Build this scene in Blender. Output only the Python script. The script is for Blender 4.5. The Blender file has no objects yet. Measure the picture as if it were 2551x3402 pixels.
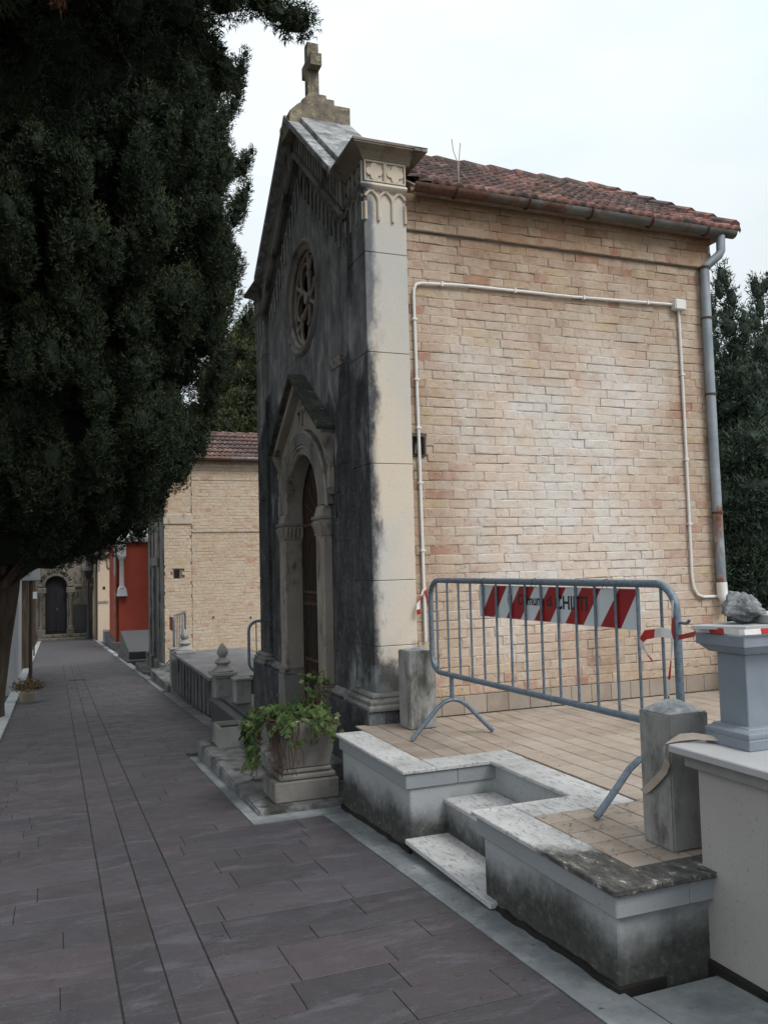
import bpy, bmesh, math, random
import numpy as np
from mathutils import Vector, Matrix, noise as mnoise
from mathutils.geometry import tessellate_polygon

scene = bpy.context.scene
COL = scene.collection
R = math.radians
random.seed(7)

# ------------------------------------------------------------------ camera
YAW, PIT, ROL = R(21.38), R(3.58), R(-1.42)
fwd = Vector((math.sin(YAW)*math.cos(PIT), math.cos(YAW)*math.cos(PIT), math.sin(PIT)))
rgt = Vector((math.cos(YAW), -math.sin(YAW), 0))
upv = rgt.cross(fwd)
r2 = rgt*math.cos(ROL) + upv*math.sin(ROL)
u2 = -rgt*math.sin(ROL) + upv*math.cos(ROL)
CAM = Vector((0, 0, 1.5))
cd = bpy.data.cameras.new('camera')
cam = bpy.data.objects.new('camera', cd); COL.objects.link(cam)
m = Matrix.Identity(4)
for i in range(3):
    m[i][0], m[i][1], m[i][2], m[i][3] = r2[i], u2[i], -fwd[i], CAM[i]
cam.matrix_world = m
cd.sensor_fit = 'VERTICAL'; cd.sensor_height = 36.0
cd.lens = 2800/3402*36.0
cd.clip_start = 0.05; cd.clip_end = 2000
scene.camera = cam

# ------------------------------------------------------------------ overcast sky
SUN_DIR = Vector((0.30, -0.62, 0.80)).normalized()      # towards the veiled sun
sun_el = math.asin(SUN_DIR.z); sun_az = math.atan2(SUN_DIR.x, SUN_DIR.y)
w = bpy.data.worlds.new('World'); scene.world = w; w.use_nodes = True
nt = w.node_tree; nt.nodes.clear()
def wn(t): return nt.nodes.new(t)
out = wn('ShaderNodeOutputWorld'); bg = wn('ShaderNodeBackground')
sky = wn('ShaderNodeTexSky'); sky.sky_type = 'NISHITA'; sky.sun_disc = False
sky.sun_elevation = sun_el; sky.sun_rotation = sun_az
sky.air_density = 1.0; sky.dust_density = 3.0; sky.ozone_density = 1.0
tc = wn('ShaderNodeTexCoord'); sx = wn('ShaderNodeSeparateXYZ')
nt.links.new(tc.outputs['Generated'], sx.inputs[0])
grad = wn('ShaderNodeMapRange'); grad.inputs[1].default_value = 0.0; grad.inputs[2].default_value = 1.0
grad.inputs[3].default_value = 5.2; grad.inputs[4].default_value = 10.8     # overcast: brighter towards the zenith
nt.links.new(sx.outputs['Z'], grad.inputs[0])
cn = wn('ShaderNodeTexNoise'); cn.inputs['Scale'].default_value = 1.9; cn.inputs['Detail'].default_value = 5.0
mp = wn('ShaderNodeMapping'); mp.inputs['Scale'].default_value = (1, 1, 2.6)
nt.links.new(tc.outputs['Generated'], mp.inputs[0]); nt.links.new(mp.outputs[0], cn.inputs['Vector'])
cr = wn('ShaderNodeValToRGB')
cr.color_ramp.elements[0].position = 0.36; cr.color_ramp.elements[0].color = (0.80, 0.91, 0.94, 1)
cr.color_ramp.elements[1].position = 0.62; cr.color_ramp.elements[1].color = (1.0, 1.02, 1.045, 1)
nt.links.new(cn.outputs['Fac'], cr.inputs[0])
vm = wn('ShaderNodeVectorMath'); vm.operation = 'SCALE'
nt.links.new(cr.outputs[0], vm.inputs[0]); nt.links.new(grad.outputs[0], vm.inputs['Scale'])
mx = wn('ShaderNodeMix'); mx.data_type = 'RGBA'; mx.inputs['Factor'].default_value = 0.9
nt.links.new(sky.outputs[0], mx.inputs[6]); nt.links.new(vm.outputs[0], mx.inputs[7])
nt.links.new(mx.outputs[2], bg.inputs['Color'])
bg.inputs['Strength'].default_value = 0.10
nt.links.new(bg.outputs[0], out.inputs[0])

sl = bpy.data.lights.new('sun', 'SUN'); sl.energy = 1.5; sl.angle = R(24); sl.color = (1.0, 0.975, 0.945)
so = bpy.data.objects.new('sun', sl); COL.objects.link(so)
so.location = (5, -10, 14)
so.rotation_euler = (-SUN_DIR).to_track_quat('-Z', 'Y').to_euler()

vs = scene.view_settings
vs.view_transform = 'Standard'; vs.look = 'None'; vs.exposure = 0.55; vs.gamma = 1.0
vs.use_curve_mapping = False
scene.render.engine = 'CYCLES'
scene.cycles.max_bounces = 6

# ------------------------------------------------------------------ material helper
class G:
    """small builder for procedural node materials"""
    def __init__(s, name):
        s.m = bpy.data.materials.new(name); s.m.use_nodes = True
        s.t = s.m.node_tree; s.t.nodes.clear()
        s.o = s.t.nodes.new('ShaderNodeOutputMaterial'); s.b = s.t.nodes.new('ShaderNodeBsdfPrincipled')
        s.t.links.new(s.b.outputs[0], s.o.inputs[0])
        s._p = None
    def put(s, sock, v):
        if isinstance(v, bpy.types.NodeSocket): s.t.links.new(v, sock)
        elif isinstance(v, (tuple, list)):
            sock.default_value = tuple(v)+(1,) if (len(v) == 3 and sock.type == 'RGBA') else tuple(v)
        else: sock.default_value = v
    def pos(s):
        if s._p is None: s._p = s.t.nodes.new('ShaderNodeNewGeometry').outputs['Position']
        return s._p
    def nor(s): return s.t.nodes.new('ShaderNodeNewGeometry').outputs['Normal']
    def xyz(s, v=None):
        n = s.t.nodes.new('ShaderNodeSeparateXYZ'); s.put(n.inputs[0], v or s.pos()); return n.outputs
    def scale(s, vec, sc):
        n = s.t.nodes.new('ShaderNodeVectorMath'); n.operation = 'MULTIPLY'
        s.put(n.inputs[0], vec); n.inputs[1].default_value = sc; return n.outputs[0]
    def noise(s, scale, detail=4, rough=0.55, stretch=None, dist=0.0):
        n = s.t.nodes.new('ShaderNodeTexNoise')
        s.put(n.inputs['Vector'], s.scale(s.pos(), stretch) if stretch else s.pos())
        n.inputs['Scale'].default_value = scale; n.inputs['Detail'].default_value = detail
        n.inputs['Roughness'].default_value = rough; n.inputs['Distortion'].default_value = dist
        return n.outputs['Fac']
    def voro(s, scale, stretch=None, feature='F1'):
        n = s.t.nodes.new('ShaderNodeTexVoronoi'); n.feature = feature
        s.put(n.inputs['Vector'], s.scale(s.pos(), stretch) if stretch else s.pos())
        n.inputs['Scale'].default_value = scale
        return n.outputs['Distance']
    def ramp(s, f, stops, mode='LINEAR'):
        n = s.t.nodes.new('ShaderNodeValToRGB'); n.color_ramp.interpolation = mode
        e = n.color_ramp.elements
        while len(e) < len(stops): e.new(0.5)
        for k, (p, c) in enumerate(stops):
            e[k].position = p; e[k].color = (c[0], c[1], c[2], 1)
        s.put(n.inputs[0], f); return n.outputs[0]
    def mr(s, v, a, b, c=0.0, d=1.0, smooth=True):
        n = s.t.nodes.new('ShaderNodeMapRange'); n.interpolation_type = 'SMOOTHSTEP' if smooth else 'LINEAR'
        s.put(n.inputs[0], v)
        for k, q in enumerate((a, b, c, d)): s.put(n.inputs[k+1], q)
        return n.outputs[0]
    def ma(s, op, a, b=0.0, c=0.0):
        n = s.t.nodes.new('ShaderNodeMath'); n.operation = op
        s.put(n.inputs[0], a); s.put(n.inputs[1], b); s.put(n.inputs[2], c); return n.outputs[0]
    def mix(s, f, a, b, mode='MIX'):
        n = s.t.nodes.new('ShaderNodeMix'); n.data_type = 'RGBA'; n.blend_type = mode
        s.put(n.inputs[0], f); s.put(n.inputs[6], a); s.put(n.inputs[7], b); return n.outputs[2]
    def tone(s):
        """0..1 per piece: object random + per-piece mesh attribute"""
        a = s.t.nodes.new('ShaderNodeAttribute'); a.attribute_name = 'tone'
        oi = s.t.nodes.new('ShaderNodeObjectInfo')
        return s.ma('FRACT', s.ma('ADD', a.outputs['Fac'], oi.outputs['Random']))
    def attr(s, name):
        a = s.t.nodes.new('ShaderNodeAttribute'); a.attribute_name = name; return a.outputs['Fac']
    def done(s, col, rough=0.85, bump=None, bs=0.4, bd=0.01, metal=0.0, spec=0.3):
        s.put(s.b.inputs['Base Color'], col); s.put(s.b.inputs['Roughness'], rough)
        s.put(s.b.inputs['Metallic'], metal); s.b.inputs['Specular IOR Level'].default_value = spec
        if bump is not None:
            n = s.t.nodes.new('ShaderNodeBump'); n.inputs['Strength'].default_value = bs
            n.inputs['Distance'].default_value = bd; s.put(n.inputs['Height'], bump)
            s.t.links.new(n.outputs[0], s.b.inputs['Normal'])
        return s.m

M = {}
def plain(name, c1, c2, scale=6.0, rough=0.85, bs=0.35, bd=0.006, metal=0, spec=0.3, stretch=None, bscale=None):
    g = G(name); n = g.noise(scale, 5, 0.6, stretch)
    f = g.noise(scale*7, 3, 0.6)
    c = g.ramp(g.ma('ADD', g.ma('MULTIPLY', n, 0.75), g.ma('MULTIPLY', f, 0.25)), [(0.3, c1), (0.7, c2)])
    M[name] = g.done(c, rough, g.noise(bscale or scale*9, 4, 0.65), bs, bd, metal, spec); return M[name]

# --- bricks
def brick_mat(name, pal, smear, zone):
    g = G(name); r = g.tone(); x, y, z = g.xyz()
    c = g.ramp(r, pal, 'CONSTANT')
    c = g.mix(0.18, c, g.ramp(g.noise(2.2, 3), [(0.3, pal[0][1]), (0.7, pal[1][1])]))
    n1 = g.noise(38, 4, 0.7)
    c = g.mix(g.mr(n1, 0.40, 0.74, 0.0, 0.55), c, g.mix(0.6, c, (0.22, 0.15, 0.11)))
    chips = g.mr(g.noise(24, 6, 0.78, (1, 1, 1.7)), 0.60, 0.68)
    lime = g.mr(g.ma('ADD', g.noise(7, 6, 0.68), g.ma('MULTIPLY', g.noise(1.1, 3), 0.35)), 0.58, 0.80)
    cover = g.ma('MAXIMUM', g.ma('MULTIPLY', lime, 0.85), g.mr(g.ma('ADD', g.attr('edge'), g.ma('MULTIPLY', g.ma('SUBTRACT', n1, 0.5), 0.7)), 0.30, 0.75, 0, 0.9))
    if zone:
        # pale lime-washed field in the middle of the wall, ochre brick showing round it
        big = g.noise(0.9, 5, 0.65)
        dx = g.ma('ABSOLUTE', g.ma('SUBTRACT', x, 4.25)); dz = g.ma('ABSOLUTE', g.ma('SUBTRACT', z, 2.1))
        d = g.ma('ADD', g.ma('MAXIMUM', g.ma('MULTIPLY', dx, 1.15), g.ma('MULTIPLY', dz, 0.95)), g.ma('MULTIPLY', big, 1.5))
        e = g.mr(d, 1.35, 2.55)
        wash = g.ma('MULTIPLY', g.ma('SUBTRACT', 1.0, e), g.mr(g.noise(5, 5, 0.7), 0.30, 0.62, 0.45, 0.95))
        cover = g.ma('MAXIMUM', g.ma('MULTIPLY', cover, g.mr(e, 0, 1, 1.0, 0.45)), wash)
        c = g.mix(cover, c, g.mix(g.mr(g.noise(3.1, 4), 0.4, 0.62), smear, tuple(q*k for q, k in zip(smear, (1.0, 0.90, 0.82)))))
        c = g.mix(g.ma('MULTIPLY', e, 0.75), c, g.mix(1.0, c, (0.80, 0.725, 0.63), 'MULTIPLY'))
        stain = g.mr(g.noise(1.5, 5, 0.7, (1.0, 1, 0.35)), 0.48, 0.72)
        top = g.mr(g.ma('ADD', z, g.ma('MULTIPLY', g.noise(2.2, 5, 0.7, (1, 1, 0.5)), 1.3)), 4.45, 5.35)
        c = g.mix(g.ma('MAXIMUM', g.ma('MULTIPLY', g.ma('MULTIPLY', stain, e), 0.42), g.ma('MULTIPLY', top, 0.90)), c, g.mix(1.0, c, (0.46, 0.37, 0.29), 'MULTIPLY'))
    else:
        c = g.mix(cover, c, smear)
    c = g.mix(g.ma('MULTIPLY', chips, 0.42), c, g.mix(0.7, c, (0.16, 0.12, 0.095)))
    b = g.ma('ADD', g.ma('ADD', g.noise(60, 4, 0.7), g.ma('MULTIPLY', chips, -1.2)), g.ma('MULTIPLY', g.noise(17, 4, 0.6), 1.5))
    M[name] = g.done(c, 0.92, b, 0.65, 0.007, spec=0.15)
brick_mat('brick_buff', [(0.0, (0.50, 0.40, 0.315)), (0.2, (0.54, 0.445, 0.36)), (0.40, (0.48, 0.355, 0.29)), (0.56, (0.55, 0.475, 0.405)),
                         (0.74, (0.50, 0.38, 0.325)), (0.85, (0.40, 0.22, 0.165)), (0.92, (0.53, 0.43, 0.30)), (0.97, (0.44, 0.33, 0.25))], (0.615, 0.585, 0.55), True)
brick_mat('brick_buff_far', [(0.0, (0.56, 0.43, 0.30)), (0.25, (0.60, 0.48, 0.35)), (0.5, (0.54, 0.39, 0.28)), (0.7, (0.58, 0.46, 0.35)),
                             (0.93, (0.50, 0.28, 0.19)), (0.97, (0.62, 0.47, 0.30))], (0.60, 0.51, 0.41), False)
plain('mortar', (0.30, 0.26, 0.22), (0.52, 0.46, 0.40), 9, 0.95, 0.8, 0.01)
plain('mortar_dark', (0.16, 0.12, 0.09), (0.40, 0.33, 0.26), 14, 0.95, 0.8, 0.01)
plain('brick_red', (0.27, 0.050, 0.031), (0.33, 0.066, 0.042), 2.5, 0.85, 0.3, 0.004)
plain('mortar_red', (0.17, 0.045, 0.03), (0.21, 0.06, 0.04), 5)

# --- chapel front: pale stone under a black crust; the side of the corner pier stayed clean
def facade_mat(name, side_clean, base=(0.50, 0.46, 0.40), crust=1.0):
    g = G(name); x, y, z = g.xyz()
    pale = g.ramp(g.noise(1.7, 5, 0.6), [(0.3, base), (0.7, (base[0]*1.12, base[1]*1.1, base[2]*1.05))])
    n = g.noise(1.15, 6, 0.62, (1, 1, 0.55), 0.4)
    fine = g.noise(26, 4, 0.7); mid = g.noise(5.5, 5, 0.65, (1, 1, 0.5))
    blk = g.ramp(g.ma('ADD', g.ma('MULTIPLY', mid, 0.6), g.ma('MULTIPLY', fine, 0.4)),
                 [(0.30, (0.021, 0.023, 0.027)), (0.46, (0.042, 0.045, 0.050)), (0.58, (0.080, 0.083, 0.087)), (0.72, (0.18, 0.178, 0.17))])
    pale_grime = g.ramp(mid, [(0.32, (0.10, 0.110, 0.118)), (0.5, (0.17, 0.18, 0.185)), (0.68, (0.32, 0.325, 0.32))])
    upz = g.mr(z, 2.6, 4.2, 0.0, 0.23)
    k = g.mr(g.ma('ADD', n, upz), 0.57, 0.64)
    front = g.mix(k, blk, pale_grime)
    speck = g.mr(g.noise(30, 3, 0.6, (1, 1, 0.4)), 0.655, 0.70)
    front = g.mix(g.ma('MULTIPLY', speck, 0.6), front, (0.30, 0.31, 0.31))
    front = g.mix(crust, pale, front)
    if side_clean:
        edge = g.ma('ADD', 2.338, g.ma('MULTIPLY', g.ma('MAXIMUM', g.ma('SUBTRACT', g.noise(2.6, 6, 0.72, (1, 1, 0.45)), 0.42), 0.0), 0.42))
        a = g.mr(x, g.ma('SUBTRACT', edge, 0.02), g.ma('ADD', edge, 0.075))
        low = g.mr(g.ma('ADD', z, g.ma('MULTIPLY', g.noise(3.5, 5, 0.65), 0.9)), 1.05, 1.3)
        a = g.ma('MULTIPLY', a, g.ma('MAXIMUM', low, 0.12))
        warm = g.ramp(g.noise(0.9, 4, 0.6, (1, 1, 0.7)), [(0.35, (0.46, 0.46, 0.44)), (0.6, (0.58, 0.51, 0.42))])
        warm = g.mix(g.mr(g.noise(30, 3, 0.6), 0.58, 0.78, 0, 0.35), warm, (0.30, 0.28, 0.25))
        front = g.mix(a, front, warm)
    M[name] = g.done(front, 0.9, g.ma('ADD', g.noise(22, 5, 0.7), g.ma('MULTIPLY', g.noise(70, 3, 0.6), 0.6)), 0.4, 0.006, spec=0.2)
facade_mat('facade_stone', False)
facade_mat('pier_stone', True)

def trim_mat(name, c1, c2, dirt, amt, sc=2.2):
    g = G(name)
    c = g.ramp(g.noise(sc, 5, 0.6), [(0.3, c1), (0.7, c2)])
    d = g.mr(g.noise(4.5, 6, 0.7, (1, 1, 0.45)), 0.62-amt*0.3, 0.82-amt*0.3)
    c = g.mix(d, c, dirt)
    c = g.mix(g.mr(g.noise(42, 3, 0.6), 0.62, 0.75, 0, 0.4), c, dirt)
    M[name] = g.done(c, 0.88, g.noise(35, 5, 0.7), 0.45, 0.008, spec=0.2)
trim_mat('trim_stone', (0.24, 0.215, 0.185), (0.32, 0.29, 0.25), (0.075, 0.068, 0.06), 0.42)
trim_mat('trim_dark', (0.145, 0.145, 0.14), (0.23, 0.225, 0.21), (0.045, 0.047, 0.052), 0.5)
trim_mat('carved_stone', (0.22, 0.215, 0.20), (0.33, 0.325, 0.305), (0.05, 0.052, 0.056), 0.45, 3)
trim_mat('capital_stone', (0.50, 0.43, 0.33), (0.57, 0.50, 0.41), (0.24, 0.20, 0.155), 0.25)
trim_mat('cornice_stone', (0.20, 0.17, 0.14), (0.27, 0.235, 0.195), (0.07, 0.06, 0.055), 0.4)
trim_mat('step_stone', (0.10, 0.10, 0.098), (0.25, 0.255, 0.26), (0.045, 0.043, 0.038), 0.6, 4)
trim_mat('grey_concrete', (0.20, 0.20, 0.195), (0.30, 0.298, 0.288), (0.09, 0.088, 0.08), 0.4, 4)
trim_mat('dark_tomb', (0.085, 0.085, 0.09), (0.14, 0.14, 0.145), (0.035, 0.035, 0.037), 0.45)
trim_mat('finial_stone', (0.27, 0.265, 0.255), (0.35, 0.345, 0.33), (0.12, 0.115, 0.105), 0.3, 5)
trim_mat('portal_stone', (0.15, 0.135, 0.115), (0.21, 0.19, 0.16), (0.06, 0.053, 0.045), 0.5, 1.2)
trim_mat('pot_stone', (0.155, 0.147, 0.137), (0.225, 0.212, 0.195), (0.085, 0.077, 0.066), 0.35, 5)

# lichen-covered coping
g = G('coping_lichen')
c = g.ramp(g.noise(5, 6, 0.7), [(0.30, (0.08, 0.085, 0.09)), (0.48, (0.23, 0.24, 0.25)), (0.66, (0.46, 0.47, 0.47))])
c = g.mix(g.mr(g.noise(13, 5, 0.7), 0.55, 0.68, 0, 0.7), c, (0.60, 0.59, 0.56))
M['coping_lichen'] = g.done(c, 0.92, g.noise(30, 5, 0.7), 0.7, 0.015, spec=0.15)
g = G('ochre_lichen')
c = g.ramp(g.noise(6, 6, 0.7), [(0.30, (0.07, 0.06, 0.05)), (0.5, (0.20, 0.175, 0.14)), (0.68, (0.32, 0.285, 0.21))])
c = g.mix(g.mr(g.noise(15, 5, 0.72), 0.54, 0.64, 0, 0.8), c, (0.42, 0.36, 0.20))
c = g.mix(g.mr(g.noise(24, 4, 0.7), 0.60, 0.68, 0, 0.7), c, (0.05, 0.045, 0.04))
M['ochre_lichen'] = g.done(c, 0.93, g.noise(34, 5, 0.7), 0.7, 0.012, spec=0.15)
g = G('moss_slate')
c = g.ramp(g.noise(9, 6, 0.7), [(0.32, (0.03, 0.033, 0.03)), (0.55, (0.07, 0.075, 0.065)), (0.70, (0.16, 0.16, 0.13))])
c = g.mix(g.mr(g.noise(21, 4, 0.7), 0.64, 0.70, 0, 0.8), c, (0.40, 0.39, 0.30))
M['moss_slate'] = g.done(c, 0.95, g.noise(30, 5, 0.7), 0.9, 0.02, spec=0.15)

# roof tiles
g = G('terracotta'); r = g.tone()
c = g.ramp(r, [(0.0, (0.28, 0.130, 0.108)), (0.35, (0.20, 0.095, 0.082)), (0.7, (0.33, 0.19, 0.16))])
c = g.mix(g.mr(g.ma('ADD', g.noise(6, 6, 0.75), g.ma('MULTIPLY', g.noise(0.9, 3), 0.45)), 0.57, 0.77, 0, 0.9), c, (0.06, 0.053, 0.05))
c = g.mix(g.mr(g.noise(16, 4, 0.7), 0.58, 0.70, 0, 0.6), c, (0.30, 0.26, 0.24))
M['terracotta'] = g.done(c, 0.9, g.noise(40, 4, 0.7), 0.6, 0.008, spec=0.2)
# metals
g = G('gutter_metal')
c = g.ramp(g.noise(3, 5, 0.65, (1, 1, 2)), [(0.35, (0.075, 0.078, 0.074)), (0.62, (0.17, 0.172, 0.16))])
xx = g.xyz()[0]
ru = g.mr(g.ma('ADD', g.noise(2.6, 5, 0.7), g.mr(xx, 2.8, 4.6, 0.20, -0.02)), 0.47, 0.66)
c = g.mix(ru, c, g.ramp(g.noise(20, 4), [(0.3, (0.06, 0.032, 0.022)), (0.7, (0.15, 0.072, 0.045))]))
M['gutter_metal'] = g.done(c, 0.6, g.noise(50, 3), 0.2, 0.003, 0.2, 0.4)
g = G('pipe_metal'); zz = g.xyz()[2]
c = g.ramp(g.noise(4, 5, 0.65), [(0.35, (0.20, 0.24, 0.28)), (0.65, (0.31, 0.35, 0.38))])
ru = g.mr(g.ma('ADD', g.noise(5, 6, 0.7, (1, 1, 0.35)), g.mr(zz, 2.6, 1.2, -0.10, 0.22)), 0.56, 0.70)
c = g.mix(ru, c, g.ramp(g.noise(22, 4), [(0.3, (0.14, 0.05, 0.024)), (0.7, (0.30, 0.13, 0.06))]))
M['pipe_metal'] = g.done(c, 0.55, g.noise(40, 3), 0.25, 0.003, 0.25, 0.4)
plain('bracket_rust', (0.045, 0.03, 0.022), (0.11, 0.055, 0.035), 20)
plain('conduit_plastic', (0.62, 0.61, 0.58), (0.70, 0.69, 0.67), 9, 0.5, 0.1, 0.002)
g = G('galvanised')
c = g.ramp(g.ma('ADD', g.ma('MULTIPLY', g.noise(7, 4), 0.6), g.ma('MULTIPLY', g.voro(45), 0.5)), [(0.3, (0.095, 0.13, 0.165)), (0.7, (0.16, 0.205, 0.25))])
c = g.mix(g.mr(g.noise(11, 5, 0.75), 0.66, 0.72, 0, 0.7), c, (0.20, 0.10, 0.06))
M['galvanised'] = g.done(c, g.mr(g.noise(9, 3), 0.3, 0.7, 0.45, 0.65), g.noise(60, 3), 0.15, 0.002, 0.35, 0.5)
plain('iron_dark', (0.03, 0.024, 0.02), (0.075, 0.05, 0.036), 20, 0.7)
plain('iron_rust', (0.045, 0.026, 0.019), (0.095, 0.052, 0.034), 20, 0.75)
plain('lamp_iron', (0.022, 0.025, 0.03), (0.038, 0.042, 0.05), 10, 0.5)
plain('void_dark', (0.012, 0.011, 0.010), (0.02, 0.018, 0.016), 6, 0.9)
plain('door_dark', (0.010, 0.009, 0.012), (0.022, 0.02, 0.024), 4, 0.6, stretch=(6, 6, 0.6))
g = G('window_glass'); M['window_glass'] = g.done(g.ramp(g.noise(3), [(0.3, (0.012, 0.013, 0.015)), (0.7, (0.02, 0.022, 0.026))]), 0.35, spec=0.5)
# terrace
g = G('terrace_tile'); r = g.tone()
c = g.ramp(r, [(0.0, (0.30, 0.25, 0.205)), (0.4, (0.35, 0.295, 0.25)), (0.75, (0.275, 0.22, 0.175)), (1.0, (0.36, 0.31, 0.265))])
c = g.mix(g.mr(g.noise(7, 5, 0.7), 0.45, 0.75, 0, 0.55), c, (0.41, 0.36, 0.29))
c = g.mix(g.mr(g.noise(19, 5, 0.75), 0.60, 0.72, 0, 0.5), c, (0.20, 0.15, 0.11))
c = g.mix(g.mr(g.noise(1.3, 4, 0.6), 0.50, 0.70, 0, 0.55), c, (0.19, 0.16, 0.135))
M['terrace_tile'] = g.done(c, 0.8, g.noise(30, 4, 0.7), 0.35, 0.004, spec=0.3)
plain('grout', (0.07, 0.055, 0.042), (0.13, 0.10, 0.08), 10, 0.95)
g = G('travertine'); x, y, z = g.xyz()
c = g.ramp(g.noise(3, 5, 0.65), [(0.3, (0.40, 0.40, 0.40)), (0.7, (0.54, 0.54, 0.54))])
pits = g.mr(g.noise(58, 5, 0.74, (1.0, 0.25, 1.0)), 0.55, 0.68)
c = g.mix(g.mr(g.noise(2.2, 6, 0.7), 0.45, 0.72, 0, 0.55), c, (0.25, 0.25, 0.245))
c = g.mix(g.ma('MULTIPLY', pits, 0.6), c, (0.20, 0.18, 0.155))
blackness = g.ma('ADD', g.mr(y, 2.75, 3.62, 0.55, -0.05), g.ma('MULTIPLY', g.noise(2.6, 5, 0.65), 0.75))
bl = g.mr(blackness, 0.52, 0.74)
c = g.mix(bl, c, g.ramp(g.noise(28, 4, 0.7, (1, .4, 1)), [(0.42, (0.05, 0.05, 0.048)), (0.60, (0.11, 0.108, 0.10)), (0.68, (0.42, 0.40, 0.34))]))
M['travertine'] = g.done(c, 0.75, g.ma('ADD', g.noise(40, 4), g.ma('MULTIPLY', pits, -1.5)), 0.6, 0.008, spec=0.3)
def plaster(name, base, z0, h, blackc=(0.035, 0.037, 0.034)):
    g = G(name); x, y, z = g.xyz()
    c = g.ramp(g.noise(1.8, 5, 0.6), [(0.3, base), (0.7, tuple(q*1.12 for q in base))])
    c = g.mix(g.mr(g.noise(60, 2), 0.66, 0.70, 0, 0.5), c, (0.12, 0.12, 0.12))
    gr = g.ma('ADD', z, g.ma('MULTIPLY', y, 0.0477))          # height above the sloping path
    hh = g.ma('ADD', gr, g.ma('MULTIPLY', g.ma('SUBTRACT', g.noise(1.7, 5, 0.6), 0.5), h*1.7))
    k = g.mr(g.ma('ADD', hh, g.ma('MULTIPLY', g.ma('SUBTRACT', g.noise(14, 5, 0.7), 0.5), h*0.5)), z0-h*0.15, z0+h*0.7, 1.0, 0.0)
    fine = g.noise(24, 5, 0.7)
    mould = g.ramp(fine, [(0.30, (0.022, 0.023, 0.022)), (0.55, (0.05, 0.052, 0.046)), (0.72, (0.13, 0.128, 0.11))])
    c = g.mix(g.ma('MULTIPLY', k, 0.95), c, mould)
    st = g.mr(g.noise(6, 5, 0.7, (1, 1, 0.12)), 0.60, 0.78, 0, 0.5)
    c = g.mix(st, c, (0.17, 0.16, 0.14))
    M[name] = g.done(c, 0.92, g.noise(50, 4, 0.7), 0.35, 0.005, spec=0.2)
plaster('plaster_mould', (0.33, 0.345, 0.355), 0.16, 0.26)
plaster('plaster_fascia', (0.25, 0.265, 0.28), 0.15, 0.10)
plaster('tomb_plaster', (0.33, 0.315, 0.305), -0.2, 0.12)
g = G('pale_marble')
c = g.ramp(g.noise(2.5, 6, 0.65), [(0.3, (0.32, 0.325, 0.335)), (0.7, (0.42, 0.42, 0.425))])
c = g.mix(g.mr(g.noise(26, 3), 0.6, 0.75, 0, 0.3), c, (0.38, 0.35, 0.32))
M['pale_marble'] = g.done(c, 0.6, g.noise(60, 3), 0.1, 0.002)
g = G('grey_marble')
c = g.ramp(g.noise(2.0, 6, 0.65, None, 1.0), [(0.3, (0.155, 0.185, 0.22)), (0.7, (0.225, 0.255, 0.29))])
c = g.mix(g.mr(g.noise(70, 3), 0.6, 0.72, 0, 0.3), c, (0.17, 0.19, 0.21))
M['grey_marble'] = g.done(c, 0.5, g.noise(80, 3), 0.08, 0.002, spec=0.4)
g = G('lid_marble')
c = g.ramp(g.noise(1.4, 7, 0.7, (1, 0.45, 1), 1.5), [(0.35, (0.085, 0.092, 0.105)), (0.5, (0.135, 0.145, 0.165)), (0.64, (0.20, 0.21, 0.23))])
M['lid_marble'] = g.done(c, 0.45, g.noise(50, 3), 0.1, 0.002, spec=0.5)
plain('black_marble', (0.028, 0.03, 0.034), (0.05, 0.053, 0.058), 4, 0.4, 0.1, 0.002, spec=0.5)
g = G('white_marble_wall'); c = g.ramp(g.noise(1.2, 6, 0.65, None, 1.2), [(0.3, (0.33, 0.345, 0.36)), (0.7, (0.42, 0.43, 0.44))])
M['white_marble_wall'] = g.done(c, 0.6, g.noise(30, 3), 0.1, 0.003)
g = G('rock_glazed')
c = g.ramp(g.noise(11, 6, 0.7), [(0.30, (0.03, 0.033, 0.036)), (0.46, (0.12, 0.13, 0.14)), (0.58, (0.26, 0.275, 0.29)), (0.70, (0.55, 0.56, 0.56))])
c = g.mix(g.mr(g.noise(7, 5, 0.7), 0.60, 0.72, 0, 0.6), c, (0.20, 0.155, 0.075))
M['rock_glazed'] = g.done(c, g.mr(g.noise(14, 4), 0.3, 0.7, 0.25, 0.6), g.noise(30, 5, 0.7), 0.8, 0.02, spec=0.5)
# path
g = G('porphyry'); r = g.tone()
c = g.ramp(r, [(0.0, (0.0571, 0.0546, 0.0651)), (0.25, (0.0643, 0.0536, 0.0577)), (0.45, (0.0541, 0.0536, 0.0623)), (0.65, (0.0663, 0.0536, 0.0577)), (0.85, (0.0541, 0.0515, 0.0595)), (1.0, (0.0632, 0.0556, 0.0605))])
pv = g.mr(g.ma('FRACT', g.ma('MULTIPLY', r, 7.37)), 0, 1, 0.82, 1.18, False)
pvc = g.t.nodes.new('ShaderNodeCombineColor')
for q_ in range(3): g.put(pvc.inputs[q_], pv)
c = g.mix(1.0, c, pvc.outputs[0], 'MULTIPLY')
c = g.mix(g.mr(g.noise(1.1, 5, 0.65), 0.40, 0.68, 0, 0.4), c, (0.0459, 0.0422, 0.0465))
cl = g.noise(4.5, 6, 0.75, (0.55, 1.6, 1), 0.6)
c = g.mix(g.mr(cl, 0.50, 0.68, 0, 0.85), c, (0.0918, 0.0865, 0.1023))
sc = g.mr(g.noise(2.6, 6, 0.8, (0.30, 3.4, 1)), 0.70, 0.745)
c = g.mix(g.ma('MULTIPLY', sc, 0.55), c, (0.1979, 0.1772, 0.1683))
c = g.mix(g.mr(g.noise(48, 4, 0.75), 0.56, 0.74, 0, 0.5), c, (0.1244, 0.1174, 0.1237))
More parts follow.
